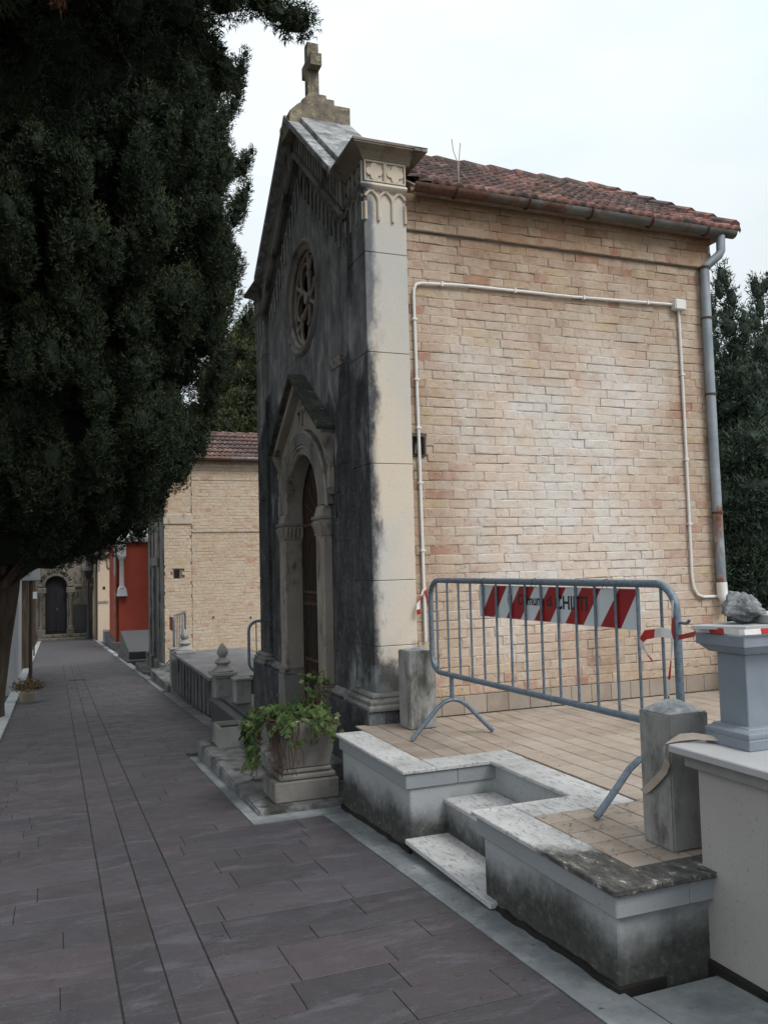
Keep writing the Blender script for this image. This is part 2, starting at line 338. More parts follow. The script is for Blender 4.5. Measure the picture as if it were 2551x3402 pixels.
c = g.mix(g.mr(g.noise(75, 2, 0.5), 0.70, 0.75, 0, 0.6), c, (0.1907, 0.1844, 0.1860))
M['porphyry'] = g.done(c, g.mr(g.noise(6, 4), 0.3, 0.7, 0.50, 0.74), g.ma('ADD', g.noise(28, 5, 0.7), g.ma('MULTIPLY', g.noise(5, 4, .6, (.5, 1.6, 1)), 0.8)), 0.5, 0.008, spec=0.5)
plain('paver_joint', (0.018, 0.016, 0.016), (0.05, 0.045, 0.043), 12, 0.95)
plain('earth', (0.05, 0.04, 0.03), (0.10, 0.085, 0.06), 2.0, 1.0, 1.0, 0.03)
g = G('cement_strip')
c = g.ramp(g.noise(2.4, 6, 0.7), [(0.32, (0.10, 0.112, 0.122)), (0.5, (0.165, 0.18, 0.19)), (0.68, (0.29, 0.31, 0.325))])
c = g.mix(g.mr(g.noise(20, 5, 0.75), 0.60, 0.7, 0, 0.6), c, (0.08, 0.08, 0.075))
M['cement_strip'] = g.done(c, 0.85, g.noise(35, 4, 0.7), 0.4, 0.005)
plain('white_kerb', (0.26, 0.275, 0.29), (0.36, 0.375, 0.385), 3, 0.7)
# signs, tape
plain('sign_white', (0.50, 0.55, 0.58), (0.58, 0.63, 0.655), 5, 0.45, 0.05)
plain('sign_red', (0.24, 0.010, 0.012), (0.31, 0.016, 0.018), 5, 0.45, 0.05)
plain('sign_black', (0.014, 0.014, 0.016), (0.024, 0.024, 0.026), 5, 0.5)
plain('tape_white', (0.58, 0.55, 0.54), (0.70, 0.68, 0.67), 12, 0.4)
plain('tape_red', (0.36, 0.020, 0.018), (0.46, 0.035, 0.03), 12, 0.4)
plain('tape_brown', (0.30, 0.245, 0.20), (0.42, 0.36, 0.31), 12, 0.6)
# vegetation
def leaf_mat(name, a, b, c3, rough=0.75):
    g = G(name); t = g.attr('tone')
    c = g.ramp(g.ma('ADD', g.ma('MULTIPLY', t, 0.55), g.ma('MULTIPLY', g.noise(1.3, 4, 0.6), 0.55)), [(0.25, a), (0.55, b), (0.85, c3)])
    M[name] = g.done(c, rough, spec=0.15)
leaf_mat('cypress_leaf', (0.014, 0.022, 0.014), (0.031, 0.046, 0.026), (0.068, 0.084, 0.042))
leaf_mat('cypress_leaf_blue', (0.032, 0.050, 0.040), (0.055, 0.082, 0.060), (0.105, 0.135, 0.095))
leaf_mat('cypress_leaf_olive', (0.024, 0.034, 0.018), (0.055, 0.066, 0.032), (0.12, 0.12, 0.055))
leaf_mat('succulent_leaf', (0.024, 0.046, 0.016), (0.062, 0.098, 0.030), (0.16, 0.19, 0.065), 0.55)
leaf_mat('dry_flower', (0.035, 0.045, 0.016), (0.085, 0.075, 0.028), (0.24, 0.14, 0.06), 0.8)
g = G('bark'); c = g.ramp(g.noise(5, 6, 0.7, (2.2, 2.2, 0.25)), [(0.3, (0.035, 0.027, 0.021)), (0.6, (0.10, 0.080, 0.063)), (0.8, (0.16, 0.135, 0.11))])
M['bark'] = g.done(c, 0.95, g.noise(6, 6, 0.7, (2.5, 2.5, 0.3)), 1.0, 0.05, spec=0.1)
plain('brown_leaf', (0.08, 0.036, 0.022), (0.15, 0.075, 0.048), 9, 0.9)
plain('soil', (0.03, 0.024, 0.018), (0.06, 0.05, 0.036), 12, 1.0)
plain('terracotta_pot', (0.26, 0.22, 0.17), (0.34, 0.29, 0.23), 5, 0.85)
plain('twig', (0.30, 0.26, 0.19), (0.42, 0.37, 0.29), 12, 0.9)

# ------------------------------------------------------------------ mesh helper
OFF = {}
def thing(name, label, cat, loc, group=None):
    o = bpy.data.objects.new(name, None); COL.objects.link(o)
    o.location = loc; o.empty_display_size = 0.1
    o['label'] = label; o['category'] = cat
    if group: o['group'] = group
    OFF[o.name] = Vector(loc); return o
def tag(o, label, cat, group=None):
    o['label'] = label; o['category'] = cat
    if group: o['group'] = group
    return o
def off(o):
    while o.parent: o = o.parent
    return OFF.get(o.name, Vector((0, 0, 0)))

class MB:
    def __init__(s): s.v = []; s.f = []; s.t = []; s.tn = 0.0
    def add(s, vs, fs):
        b = len(s.v); s.v += [tuple(q) for q in vs]; s.f += [tuple(i+b for i in f) for f in fs]
        s.t += [s.tn]*len(vs); return s
    def box(s, x0, x1, y0, y1, z0, z1):
        return s.add([(x0,y0,z0),(x1,y0,z0),(x1,y1,z0),(x0,y1,z0),(x0,y0,z1),(x1,y0,z1),(x1,y1,z1),(x0,y1,z1)],
                     [(0,3,2,1),(4,5,6,7),(0,1,5,4),(1,2,6,5),(2,3,7,6),(3,0,4,7)])
    def frustum(s, x0,x1,y0,y1,z0, X0,X1,Y0,Y1,z1):
        return s.add([(x0,y0,z0),(x1,y0,z0),(x1,y1,z0),(x0,y1,z0),(X0,Y0,z1),(X1,Y0,z1),(X1,Y1,z1),(X0,Y1,z1)],
                     [(0,3,2,1),(4,5,6,7),(0,1,5,4),(1,2,6,5),(2,3,7,6),(3,0,4,7)])
    def prism(s, poly, axis, a, b, holes=()):
        """poly in the two other axes; axis 0: (y,z), 1: (x,z), 2: (x,y)"""
        def P(q, k):
            if axis == 0: return (k, q[0], q[1])
            if axis == 1: return (q[0], k, q[1])
            return (q[0], q[1], k)
        loops = [list(poly)]+[list(h) for h in holes]
        flat = [q for l in loops for q in l]; n = len(flat)
        tri = tessellate_polygon([[Vector((q[0], q[1], 0)) for q in l] for l in loops])
        fs = [tuple(t) for t in tri]+[tuple(i+n for i in reversed(t)) for t in tri]
        st = 0
        for l in loops:
            k = len(l)
            for i in range(k):
                j = (i+1) % k; fs.append((st+i, st+j, st+j+n, st+i+n))
            st += k
        return s.add([P(q, a) for q in flat]+[P(q, b) for q in flat], fs)
    def tube(s, pts, r, seg=8, closed=False, cap=True):
        pts = [Vector(p) for p in pts]; n = len(pts); rr = r if isinstance(r, (list, tuple)) else [r]*n
        vs = []; prev = None
        for i, p in enumerate(pts):
            if closed: d = pts[(i+1) % n]-pts[i-1]
            else: d = pts[min(i+1, n-1)]-pts[max(i-1, 0)]
            d.normalize()
            if prev is None:
                a = Vector((0, 0, 1)) if abs(d.z) < 0.9 else Vector((1, 0, 0))
                u = d.cross(a).normalized()
            else:
                u = (prev-d*prev.dot(d))
                u = u.normalized() if u.length > 1e-6 else d.orthogonal().normalized()
            prev = u; v = d.cross(u)
            for k in range(seg):
                t = 2*math.pi*k/seg; vs.append(p+(u*math.cos(t)+v*math.sin(t))*rr[i])
        fs = []
        for i in range(n if closed else n-1):
            j = (i+1) % n
            for k in range(seg):
                l = (k+1) % seg; fs.append((i*seg+k, i*seg+l, j*seg+l, j*seg+k))
        if cap and not closed:
            fs.append(tuple(reversed(range(seg)))); fs.append(tuple((n-1)*seg+k for k in range(seg)))
        return s.add(vs, fs)
    def lathe(s, prof, cx, cy, seg=16):
        vs = []; n = len(prof)
        for r, z in prof:
            for k in range(seg):
                t = 2*math.pi*k/seg; vs.append((cx+r*math.cos(t), cy+r*math.sin(t), z))
        fs = [(i*seg+k, i*seg+(k+1) % seg, (i+1)*seg+(k+1) % seg, (i+1)*seg+k) for i in range(n-1) for k in range(seg)]
        fs += [tuple(reversed(range(seg))), tuple((n-1)*seg+k for k in range(seg))]
        return s.add(vs, fs)
    def profile(s, prof, path, closed=False):
        """sweep (out, z) profile along horizontal path corners; out grows to the right of travel, mitred"""
        P = [Vector((p[0], p[1])) for p in path]; n = len(P); rings = []
        for i in range(n):
            ds = []
            if closed or i > 0: ds.append((P[i]-P[i-1]).normalized())
            if closed or i < n-1: ds.append((P[(i+1) % n]-P[i]).normalized())
            ns = [Vector((d.y, -d.x)) for d in ds]
            if len(ns) == 2:
                q = (ns[0]+ns[1]); q = q/(1+ns[0].dot(ns[1]))
            else: q = ns[0]
            rings.append([(P[i].x+q.x*o, P[i].y+q.y*o, z) for o, z in prof])
        k = len(prof); vs = [v for r_ in rings for v in r_]; fs = []
        for i in range(n if closed else n-1):
            j = (i+1) % n
            for a in range(k-1): fs.append((i*k+a, j*k+a, j*k+a+1, i*k+a+1))
        if not closed:
            fs.append(tuple(range(k))); fs.append(tuple((n-1)*k+a for a in reversed(range(k))))
        return s.add(vs, fs)
    def build(s, name, mat, parent=None, smooth=False, bevel=0.0, seg=1, jitter=0.0):
        o_ = off(parent) if parent else Vector((0, 0, 0))
        me = bpy.data.meshes.new(name)
        me.from_pydata([(v[0]-o_.x, v[1]-o_.y, v[2]-o_.z) for v in s.v], [], s.f)
        if any(s.t):
            at = me.attributes.new('tone', 'FLOAT', 'POINT'); at.data.foreach_set('value', s.t)
        bm = bmesh.new(); bm.from_mesh(me)
        bmesh.ops.recalc_face_normals(bm, faces=bm.faces)
        if bevel > 0:
            bm.edges.ensure_lookup_table()
            es = [e for e in bm.edges if len(e.link_faces) == 2 and e.calc_face_angle(0) > 0.5]
            try: bmesh.ops.bevel(bm, geom=es, offset=bevel, segments=seg, affect='EDGES', clamp_overlap=True)
            except Exception: pass
        if jitter:
            for v in bm.verts:
                v.co += Vector((random.uniform(-1, 1), random.uniform(-1, 1), random.uniform(-1, 1)))*jitter
        bm.to_mesh(me); bm.free()
        if smooth:
            me.polygons.foreach_set('use_smooth', [True]*len(me.polygons))
            try: me.set_sharp_from_angle(angle=R(40))
            except Exception: pass
        me.materials.append(M[mat] if isinstance(mat, str) else mat)
        o = bpy.data.objects.new(name, me); COL.objects.link(o)
        if parent: o.parent = parent
        return o

def quick(name, mat, parent, fn, *a, bevel=0.0, smooth=False, **k):
    mb = MB(); getattr(mb, fn)(*a); return mb.build(name, mat, parent, smooth=smooth, bevel=bevel, **k)
def link_copy(name, me, parent, loc, rot=(0, 0, 0), sc=(1, 1, 1)):
    o = bpy.data.objects.new(name, me); COL.objects.link(o)
    p = Vector(loc)-off(parent); o.location = p; o.rotation_euler = rot; o.scale = sc; o.parent = parent
    return o
def gp(y): return -0.0477*y if y < 14 else -0.668-0.04*(y-14)
def arc(c, r, a0, a1, n, rz=None):
    return [(c[0]+r*math.cos(R(a0+(a1-a0)*i/n)), c[1]+(rz or r)*math.sin(R(a0+(a1-a0)*i/n))) for i in range(n+1)]
def text_mesh(body, size, ext):
    cu = bpy.data.curves.new('lettering', 'FONT'); cu.body = body; cu.size = size; cu.extrude = ext; cu.offset = size*0.022
    ob = bpy.data.objects.new('lettering', cu); COL.objects.link(ob)
    dg = bpy.context.evaluated_depsgraph_get()
    me = bpy.data.meshes.new_from_object(ob.evaluated_get(dg))
    bpy.data.objects.remove(ob); bpy.data.curves.remove(cu)
    me.name = 'lettering'; me.materials.clear(); return me
def place_text(name, body, size, ext, mat, parent, origin, xdir, ydir, width=None):
    """lettering with baseline origin, reading direction xdir, up ydir (world)"""
    me = text_mesh(body, size, ext); me.materials.append(M[mat])
    X = Vector(xdir).normalized(); Y = Vector(ydir).normalized(); Z = X.cross(Y)
    k = 1.0
    if width:
        w_ = max(v.co.x for v in me.vertices)-min(v.co.x for v in me.vertices); k = width/w_
    mat4 = Matrix(((X.x*k, Y.x, Z.x, origin[0]), (X.y*k, Y.y, Z.y, origin[1]), (X.z*k, Y.z, Z.z, origin[2]), (0, 0, 0, 1)))
    me.transform(Matrix.Translation(-off(parent)) @ mat4)
    o = bpy.data.objects.new(name, me); COL.objects.link(o); o.parent = parent; return o

# ================================================================== ground and path
def strip(x0, x1, y0, y1, dz0, dz1, mb=None, n=None):
    """box that follows the slope of the path"""
    mb = mb or MB(); n = n or max(1, int((y1-y0)/2.0)); vs = []; fs = []
    ys = [y0+(y1-y0)*i/n for i in range(n+1)]
    if y0 < 14 < y1: ys = sorted(set(ys+[14.0]))
    n = len(ys)-1
    for y in ys:
        g_ = gp(y); vs += [(x0, y, g_+dz0), (x1, y, g_+dz0), (x1, y, g_+dz1), (x0, y, g_+dz1)]
    for i in range(n):
        a = 4*i; b = a+4
        fs += [(a, b, b+1, a+1), (a+3, a+2, b+2, b+3), (a, a+3, b+3, b), (a+1, b+1, b+2, a+2)]
    fs += [(0, 1, 2, 3), (4*n+3, 4*n+2, 4*n+1, 4*n)]
    mb.add(vs, fs); return mb
def kind(o, k): o['kind'] = k; return o

gm = MB(); ys = [-60, 0, 14, 30, 50, 90, 200, 600]; xs = [-600, -60, -10, -0.7, 2.3, 12, 60, 600]
vs = [(x, y, (gp(y) if y < 50 else gp(50))-0.07) for y in ys for x in xs]
gm.add(vs, [(j*8+i, j*8+i+1, j*8+i+9, j*8+i+8) for j in range(7) for i in range(7)])
kind(gm.build('ground', 'earth'), 'structure')

path = kind(strip(-0.64, 2.0, -3, 47.5, -0.06, -0.0055).build('path', 'paver_joint'), 'structure')
rp = random.Random(11)
cells = []
y = 1.3
def right_edge(y0, y1):
    if y1 <= 5.93: return 1.795
    if y0 > 8.95: return 1.845
    return 1.285
while y < 26:
    h = rp.choice((0.17, 0.22, 0.25, 0.30))
    if y < 5.92 < y+h+0.1: h = 5.92-y
    if y < 8.95 < y+h+0.1: h = 8.95-y
    for (a, b) in ((-0.62, 0.236), (0.622, right_edge(y, y+h))):
        x = a; first = rp.uniform(0.12, 0.6)
        while x < b-1e-4:
            L = first if x == a else rp.choice((0.42, 0.5, 0.58, 0.66, 0.8))
            if b-(x+L) < 0.14: L = b-x
            cells.append((x, x+L, y, y+h)); x += L
    y += h
for (a, b) in ((0.240, 0.428), (0.430, 0.618)):
    y = 1.2+rp.uniform(0, 0.3)
    while y < 26:
        L = rp.choice((0.4, 0.55, 0.65, 0.8)); cells.append((a+0.0008, b-0.0008, y, y+L)); y += L
cells.sort(key=lambda c: c[2])
def paver(mb, c):
    x0, x1, y0, y1 = c; j = 0.0020; b = 0.0008; t = rp.uniform(-0.0012, 0.0012)
    tz = [rp.uniform(-0.0008, 0.0008) for _ in range(4)]
    lo = [(x0+j, y0+j), (x1-j, y0+j), (x1-j, y1-j), (x0+j, y1-j)]
    hi = [(x0+j+b, y0+j+b), (x1-j-b, y0+j+b), (x1-j-b, y1-j-b), (x0+j+b, y1-j-b)]
    vs = [(p[0], p[1], gp(p[1])-0.02) for p in lo]+[(p[0], p[1], gp(p[1])-b+t) for p in lo]+[(p[0], p[1], gp(p[1])+t+tz[k]) for k, p in enumerate(hi)]
    fs = [(8, 9, 10, 11)]+[(k, (k+1) % 4, 4+(k+1) % 4, 4+k) for k in range(4)]+[(4+k, 4+(k+1) % 4, 8+(k+1) % 4, 8+k) for k in range(4)]
    mb.add(vs, fs)
rest = MB()
for i, c in enumerate(cells):
    if i < 300:
        mb = MB(); paver(mb, c); mb.build('paver', 'porphyry', path)
    else:
        rest.tn = rp.random(); paver(rest, c)
kind(rest.build('paver_field', 'porphyry', path), 'stuff')
far = MB(); strip(-0.62, 1.845, 26.0, 47.5, -0.02, 0.0, far)
kind(far.build('distant_paving', 'porphyry', path), 'stuff')

# cement edging on the right, white kerb on the left
ce = MB()
strip(1.798, 1.99, 0.5, 5.91, -0.04, 0.004, ce)
strip(2.0, 2.42, 0.5, 2.70, -0.04, 0.001, ce)
strip(1.288, 2.10, 5.93, 6.13, -0.04, 0.004, ce)
strip(1.288, 1.44, 6.13, 8.94, -0.04, 0.0045, ce)
strip(1.85, 2.02, 8.96, 16.2, -0.04, 0.004, ce)
kind(ce.build('cement_edging', 'cement_strip'), 'structure')
kb = thing('kerb', 'pale stone kerb along the foot of the cypresses', 'kerb', (-0.7, 10, gp(10)))
yy = 3.0
while yy < 47:
    L = 1.1; strip(-0.80, -0.625, yy+0.004, yy+L-0.004, -0.05, 0.03).build('kerb_stone', 'white_kerb', kb, bevel=0.004); yy += L
kb = thing('kerb', 'grey kerb stones edging the path before the red chapel', 'kerb', (1.9, 30, gp(30)))
yy = 16.3
while yy < 46:
    L = 1.25; strip(1.85, 2.0, yy+0.006, yy+L-0.006, -0.05, 0.02).build('kerb_stone', 'white_kerb' if int(yy) % 3 else 'cement_strip', kb, bevel=0.004); yy += L
gr = thing('drain_grate', 'small dark drain grate set in the middle of the path', 'grate', (0.47, 20.5, gp(20.5)))
strip(0.28, 0.66, 20.30, 20.62, -0.004, 0.003).build('frame', 'iron_dark', gr)
for k in range(9):
    strip(0.30+k*0.04, 0.32+k*0.04, 20.33, 20.59, 0.003, 0.009).build('slat', 'iron_dark', gr)

# ================================================================== terrace
TZ = 0.267
te = thing('terrace', 'raised tiled terrace with white stone edging and two steps', 'terrace', (2.5, 4.3, -0.2))
core = MB()
core.prism([(1.985, 4.76), (1.985, 6.03), (5.95, 6.24), (5.95, 2.75), (1.985, 2.75), (1.985, 3.82), (2.56, 3.82), (2.56, 4.76)][::-1], 2, -0.5, TZ-0.03)
core.build('retaining_wall', 'plaster_mould', te, bevel=0.008)
for x0, x1, y0, y1 in ((1.955, 2.3, 4.745, 6.02), (1.955, 2.3, 2.715, 3.838), (2.301, 2.7, 4.745, 4.93), (2.301, 2.7, 3.65, 3.838), (2.301, 2.50, 2.716, 2.9)):
    quick('fascia', 'plaster_fascia', te, 'box', x0, x1, y0, y1, TZ-0.115, TZ-0.024, bevel=0.005)
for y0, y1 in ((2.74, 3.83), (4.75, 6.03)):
    strip(1.968, 2.2, y0, y1, -0.05, 0.028, n=14).build('contact_shadow_strip', 'void_dark', te, jitter=0.010)  # black strip standing in for the contact shadow and gap along the wall foot
SL = 0.022
for i, (x0, x1, y0, y1) in enumerate(((1.93, 2.152, 4.73, 6.02), (2.154, 2.752, 4.73, 4.952), (2.52, 2.752, 3.852, 4.728),
                          (2.154, 2.752, 3.63, 3.85), (1.93, 2.152, 3.25, 3.85), (1.93, 2.152, 2.69, 3.248), (2.154, 2.5, 2.69, 2.872))):
    quick('coping_slab', 'travertine', te, 'box', x0, x1, y0, y1, TZ-SL, TZ+0.003*(i % 2), bevel=0.004)
s1 = quick('step', 'travertine', te, 'box', 1.945, 2.24, 3.70, 4.757, -0.165, -0.135, bevel=0.004)
quick('riser', 'plaster_mould', te, 'box', 1.985, 2.23, 3.815, 4.765, -0.5, -0.166)
s2 = quick('step', 'travertine', te, 'box', 2.205, 2.555, 3.815, 4.757, 0.045, 0.072, bevel=0.004)
quick('riser', 'plaster_mould', te, 'box', 2.225, 2.56, 3.816, 4.764, -0.3, 0.044)
# floor tiles
T = 0.155
mb = MB(); mb.prism([(2.10, 2.80), (5.9, 2.80), (5.9, 6.24), (2.10, 6.03), (2.10, 4.80), (2.6, 4.80), (2.6, 3.78), (2.10, 3.78)], 2, TZ-0.035, TZ-0.008); mb.build('tile_bed', 'grout', te)
tiles = []
def zone_tile(x0, x1, y0, y1):
    xs_ = x0
    return None
gx0, gy0 = 2.156, 2.876
for j in range(22):
    for i in range(24):
        x0 = gx0+i*T; y0 = gy0+j*T; x1 = x0+T; y1 = y0+T
        y1 = min(y1, 6.235); x1 = min(x1, 5.85)
        if x1-x0 < 0.03 or y1-y0 < 0.03: continue
        # cut for the notch and its edging
        if y1 > 3.63 and y0 < 4.954 and x0 < 2.754:
            if x1 > 2.79: x0 = 2.755
            elif y0 < 3.61: y1 = 3.628
            elif y1 > 4.97: y0 = 4.955
            else: continue
            if x1-x0 < 0.02 or y1-y0 < 0.02: continue
        tiles.append((x0, x1, y0, y1))
tiles.sort(key=lambda t: (t[0]**2+t[2]**2))
def tile(mb, t):
    x0, x1, y0, y1 = t; j = 0.0036; z = TZ-0.001+rp.uniform(-0.001, 0.001)
    mb.add([(x0+j,y0+j,z-0.012),(x1-j,y0+j,z-0.012),(x1-j,y1-j,z-0.012),(x0+j,y1-j,z-0.012),
            (x0+j,y0+j,z-0.002),(x1-j,y0+j,z-0.002),(x1-j,y1-j,z-0.002),(x0+j,y1-j,z-0.002),
            (x0+j+.003,y0+j+.003,z),(x1-j-.003,y0+j+.003,z),(x1-j-.003,y1-j-.003,z),(x0+j+.003,y1-j-.003,z)],
           [(8,9,10,11)]+[(k,(k+1)%4,4+(k+1)%4,4+k) for k in range(4)]+[(4+k,4+(k+1)%4,8+(k+1)%4,8+k) for k in range(4)])
rest = MB()
for i, t in enumerate(tiles):
    if i < 300:
        mb = MB(); tile(mb, t); mb.build('floor_tile', 'terrace_tile', te)
    else: rest.tn = rp.random(); tile(rest, t)
kind(rest.build('floor_tile_field', 'terrace_tile', te), 'stuff')
# low return wall at the far end of the terrace
lw = thing('end_wall', 'low plastered wall closing the far end of the terrace', 'wall', (5.9, 4.5, TZ))
quick('wall', 'tomb_plaster', lw, 'box', 5.86, 6.05, 3.0, 6.2, TZ-0.1, 0.80, bevel=0.01)
quick('coping', 'pale_marble', lw, 'box', 5.83, 6.08, 2.98, 6.21, 0.801, 0.835, bevel=0.004)
xk = 3.0
while xk < 6.18:
    quick('skirting_tile', 'terrace_tile', lw, 'box', 5.847, 5.858, xk+0.003, min(xk+0.3, 6.19)-0.003, TZ+0.002, TZ+0.15, bevel=0.002); xk += 0.3
# posts
def post(name, label, x0, x1, y0, y1, z0, zs, zt):
    t = thing(name, label, 'post', ((x0+x1)/2, (y0+y1)/2, z0), 'stone posts on the terrace')
    quick('shaft', 'grey_concrete', t, 'box', x0, x1, y0, y1, z0, zs, bevel=0.008, seg=2)
    quick('pyramid_cap', 'coping_lichen', t, 'frustum', x0+0.003, x1-0.003, y0+0.003, y1-0.003, zs-0.004, (x0+x1)/2-0.02, (x0+x1)/2+0.02, (y0+y1)/2-0.02, (y0+y1)/2+0.02, zt, bevel=0.004)
    return t
post('stone_post', 'square grey stone post standing against the chapel corner pier', 2.46, 2.68, 5.855, 6.065, TZ, 0.848, 0.866)
post('stone_post', 'square grey stone post with lichened pyramid top beside white tomb', 2.408, 2.62, 2.925, 3.125, TZ, 0.838, 0.882)

# ================================================================== main chapel
XF, YC = 2.33, 8.19
YN, YFAR = 6.23, 10.15           # near and far side of the front
ch = thing('chapel', 'tall brick chapel with blackened gabled stone front and rose window', 'chapel', (4.2, YC, -0.4))

# --- side brick wall
YW = 6.265
quick('wall_core', 'mortar', ch, 'box', 2.60, 5.86, YW+0.012, YFAR-0.06, -0.5, 4.52)
quick('corbel_core', 'mortar', ch, 'box', 2.60, 5.885, YW-0.016, 6.6, 4.262, 4.57)
def brick_mesh(L, H, Dp, rd):
    """worn brick with its collar of pointing: back at y=0, face at y=-Dp; 'edge' marks the mortar collar"""
    w = lambda s: rd.uniform(-s, s)
    vs = [(0, 0, 0), (L, 0, 0), (L, 0, H), (0, 0, H)]
    ring = [(0, 0), (L*.33, 0), (L*.67, 0), (L, 0), (L, H), (L*.67, H), (L*.33, H), (0, H)]
    vs += [(x+w(.0018), -Dp+0.0026+w(.0016), z+w(.0018)) for x, z in ring]
    iL, iH = min(.012, L*.12), .0095
    inn = [(iL, iH), (L*.33, iH*.8), (L*.67, iH*.8), (L-iL, iH), (L-iL, H-iH), (L*.67, H-iH*.8), (L*.33, H-iH*.8), (iL, H-iH)]
    tl, tz_ = w(.0015), w(.0018)
    vs += [(x+w(.004), -Dp+w(.0018)+tl*(x/L-.5)*2+tz_*(z/H-.5), z+w(.004)) for x, z in inn]
    fs = [(0, 1, 7, 6, 5, 4), (1, 2, 8, 7), (2, 3, 11, 10, 9, 8), (3, 0, 4, 11)]
    fs += [(4+k, 4+(k+1) % 8, 12+(k+1) % 8, 12+k) for k in range(8)]+[(12, 13, 18, 19), (13, 14, 17, 18), (14, 15, 16, 17)]
    return vs, fs
EDGE = [1.0]*12+[0.0]*8
def set_edge(me, n):
    at = me.attributes.new('edge', 'FLOAT', 'POINT'); at.data.foreach_set('value', EDGE*n)
PITCH = 0.0765; BH = 0.0765; LS, LH = 0.255, 0.126; J = 0.0012
hole_x, hole_z = (2.70, 2.83), (2.375, 2.545)
def brick_layout(x_start, x_end, z0, z1, rd, pitch=PITCH, bh=BH, ls=LS, lh=LH):
    res = []; r_ = 0; z = z0
    while z+bh <= z1+1e-6:
        k = r_ % 2; x = x_start-(0.0 if k else 0.18)+rd.uniform(-0.02, 0.02); i = r_
        while x < x_end:
            L = ls if i % 2 == 0 else lh
            if rd.random() < 0.06: L = ls if L == lh else lh
            a, b = max(x, x_start), min(x+L, x_end)
            if b-a > 0.03: res.append((a, b-a-rd.choice((0, 0, .001, .0025)), z))
            x += L+J; i += 1
        z += pitch; r_ += 1
    return [(a, b, z, bh-rd.choice((0.0005, 0.001, 0.0025, 0.004, 0.0055))) for a, b, z in res]
rb = random.Random(5)
bricks = [(x, L, z, YW+0.012, 0.016, h) for x, L, z, h in brick_layout(2.705, 5.855, TZ+0.155, 4.25, rb)]
bricks = [b for b in bricks if not (b[0]+b[1] > hole_x[0]+0.005 and b[0] < hole_x[1]-0.005 and b[2]+BH > hole_z[0]+0.01 and b[2] < hole_z[1]-0.01)]
bricks += [(x, L, z, YW-0.016, 0.016, h) for x, L, z, h in brick_layout(2.705, 5.88, 4.263, 4.60, rb)]
bricks += [(2.835, 0.06, hole_z[0]+0.015, YW+0.012, 0.016, 0.07), (2.835, 0.07, hole_z[0]+0.092, YW+0.012, 0.016, 0.07)]
bricks.sort(key=lambda b: (Vector((b[0]+b[1]/2, b[3], b[2]))-CAM).length/math.sqrt(b[1]))
cache = {}
rest = MB(); nrest = 0
for i, (x, L, z, yb, dp, h) in enumerate(bricks):
    dp = dp+rb.uniform(-0.0045, 0.0035)
    if i < 300:
        key = (round(L, 2), rb.randrange(12))
        if key not in cache:
            me = bpy.data.meshes.new('brick'); v_, f_ = brick_mesh(key[0], BH, 0.016, rb)
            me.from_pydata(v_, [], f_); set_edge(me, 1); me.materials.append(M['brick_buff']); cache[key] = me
        link_copy('brick', cache[key], ch, (x, yb, z), sc=(L/key[0], dp/0.016, h/BH))
    else:
        v_, f_ = brick_mesh(L, h, dp, rb); rest.tn = rb.random()+0.001; nrest += 1
        rest.add([(x+a, yb+b, z+c) for a, b, c in v_], f_)
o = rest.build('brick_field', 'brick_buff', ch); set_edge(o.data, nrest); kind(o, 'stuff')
# right end return of the wall (a few bricks thick) and rear wall
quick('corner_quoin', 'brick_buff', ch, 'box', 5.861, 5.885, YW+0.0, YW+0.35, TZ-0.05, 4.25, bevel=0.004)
# skirting tiles
xk = 2.70
while xk < 5.84:
    e_ = min(xk+0.205, 5.846)
    quick('skirting_tile', 'terrace_tile', ch, 'box', xk+0.002, e_-0.002, YW-0.012, YW+0.02, TZ+0.002, TZ+0.148, bevel=0.002); xk += 0.205
# vent niche: a dark box sunk into the wall
vn = MB()
vn.box(2.705, 2.715, YW-0.004, YW+0.05, 2.375, 2.545); vn.box(2.815, 2.826, YW-0.004, YW+0.05, 2.375, 2.545)
vn.box(2.715, 2.815, YW-0.004, YW+0.05, 2.535, 2.545); vn.box(2.715, 2.815, YW-0.004, YW+0.05, 2.375, 2.390)
v_ = vn.build('vent_niche', 'iron_dark', ch)
quick('back', 'void_dark', v_, 'box', 2.715, 2.815, YW+0.008, YW+0.0115, 2.39, 2.535)
quick('broken_plaster', 'trim_stone', v_, 'frustum', 2.735, 2.775, YW-0.002, YW+0.007, 2.40, 2.745, 2.757, YW-0.001, YW+0.007, 2.485)

# --- corner piers, built of stacked blocks
def pier(y0, y1, mat):
    joints = [0.50, 0.86, 1.375, 2.306, 3.207, 4.028, 4.56]
    for a, b in zip(joints[:-1], joints[1:]):
        quick('pier_block', mat, ch, 'box', XF, 2.70, y0, y1, a+0.002, b-0.002, bevel=0.004)
    quick('pier_core', 'mortar_dark', ch, 'box', XF+0.012, 2.685, y0+0.012, y1-0.012, -0.45, 4.57)
pier(YN, YN+0.45, 'pier_stone'); pier(YFAR-0.45, YFAR, 'facade_stone')

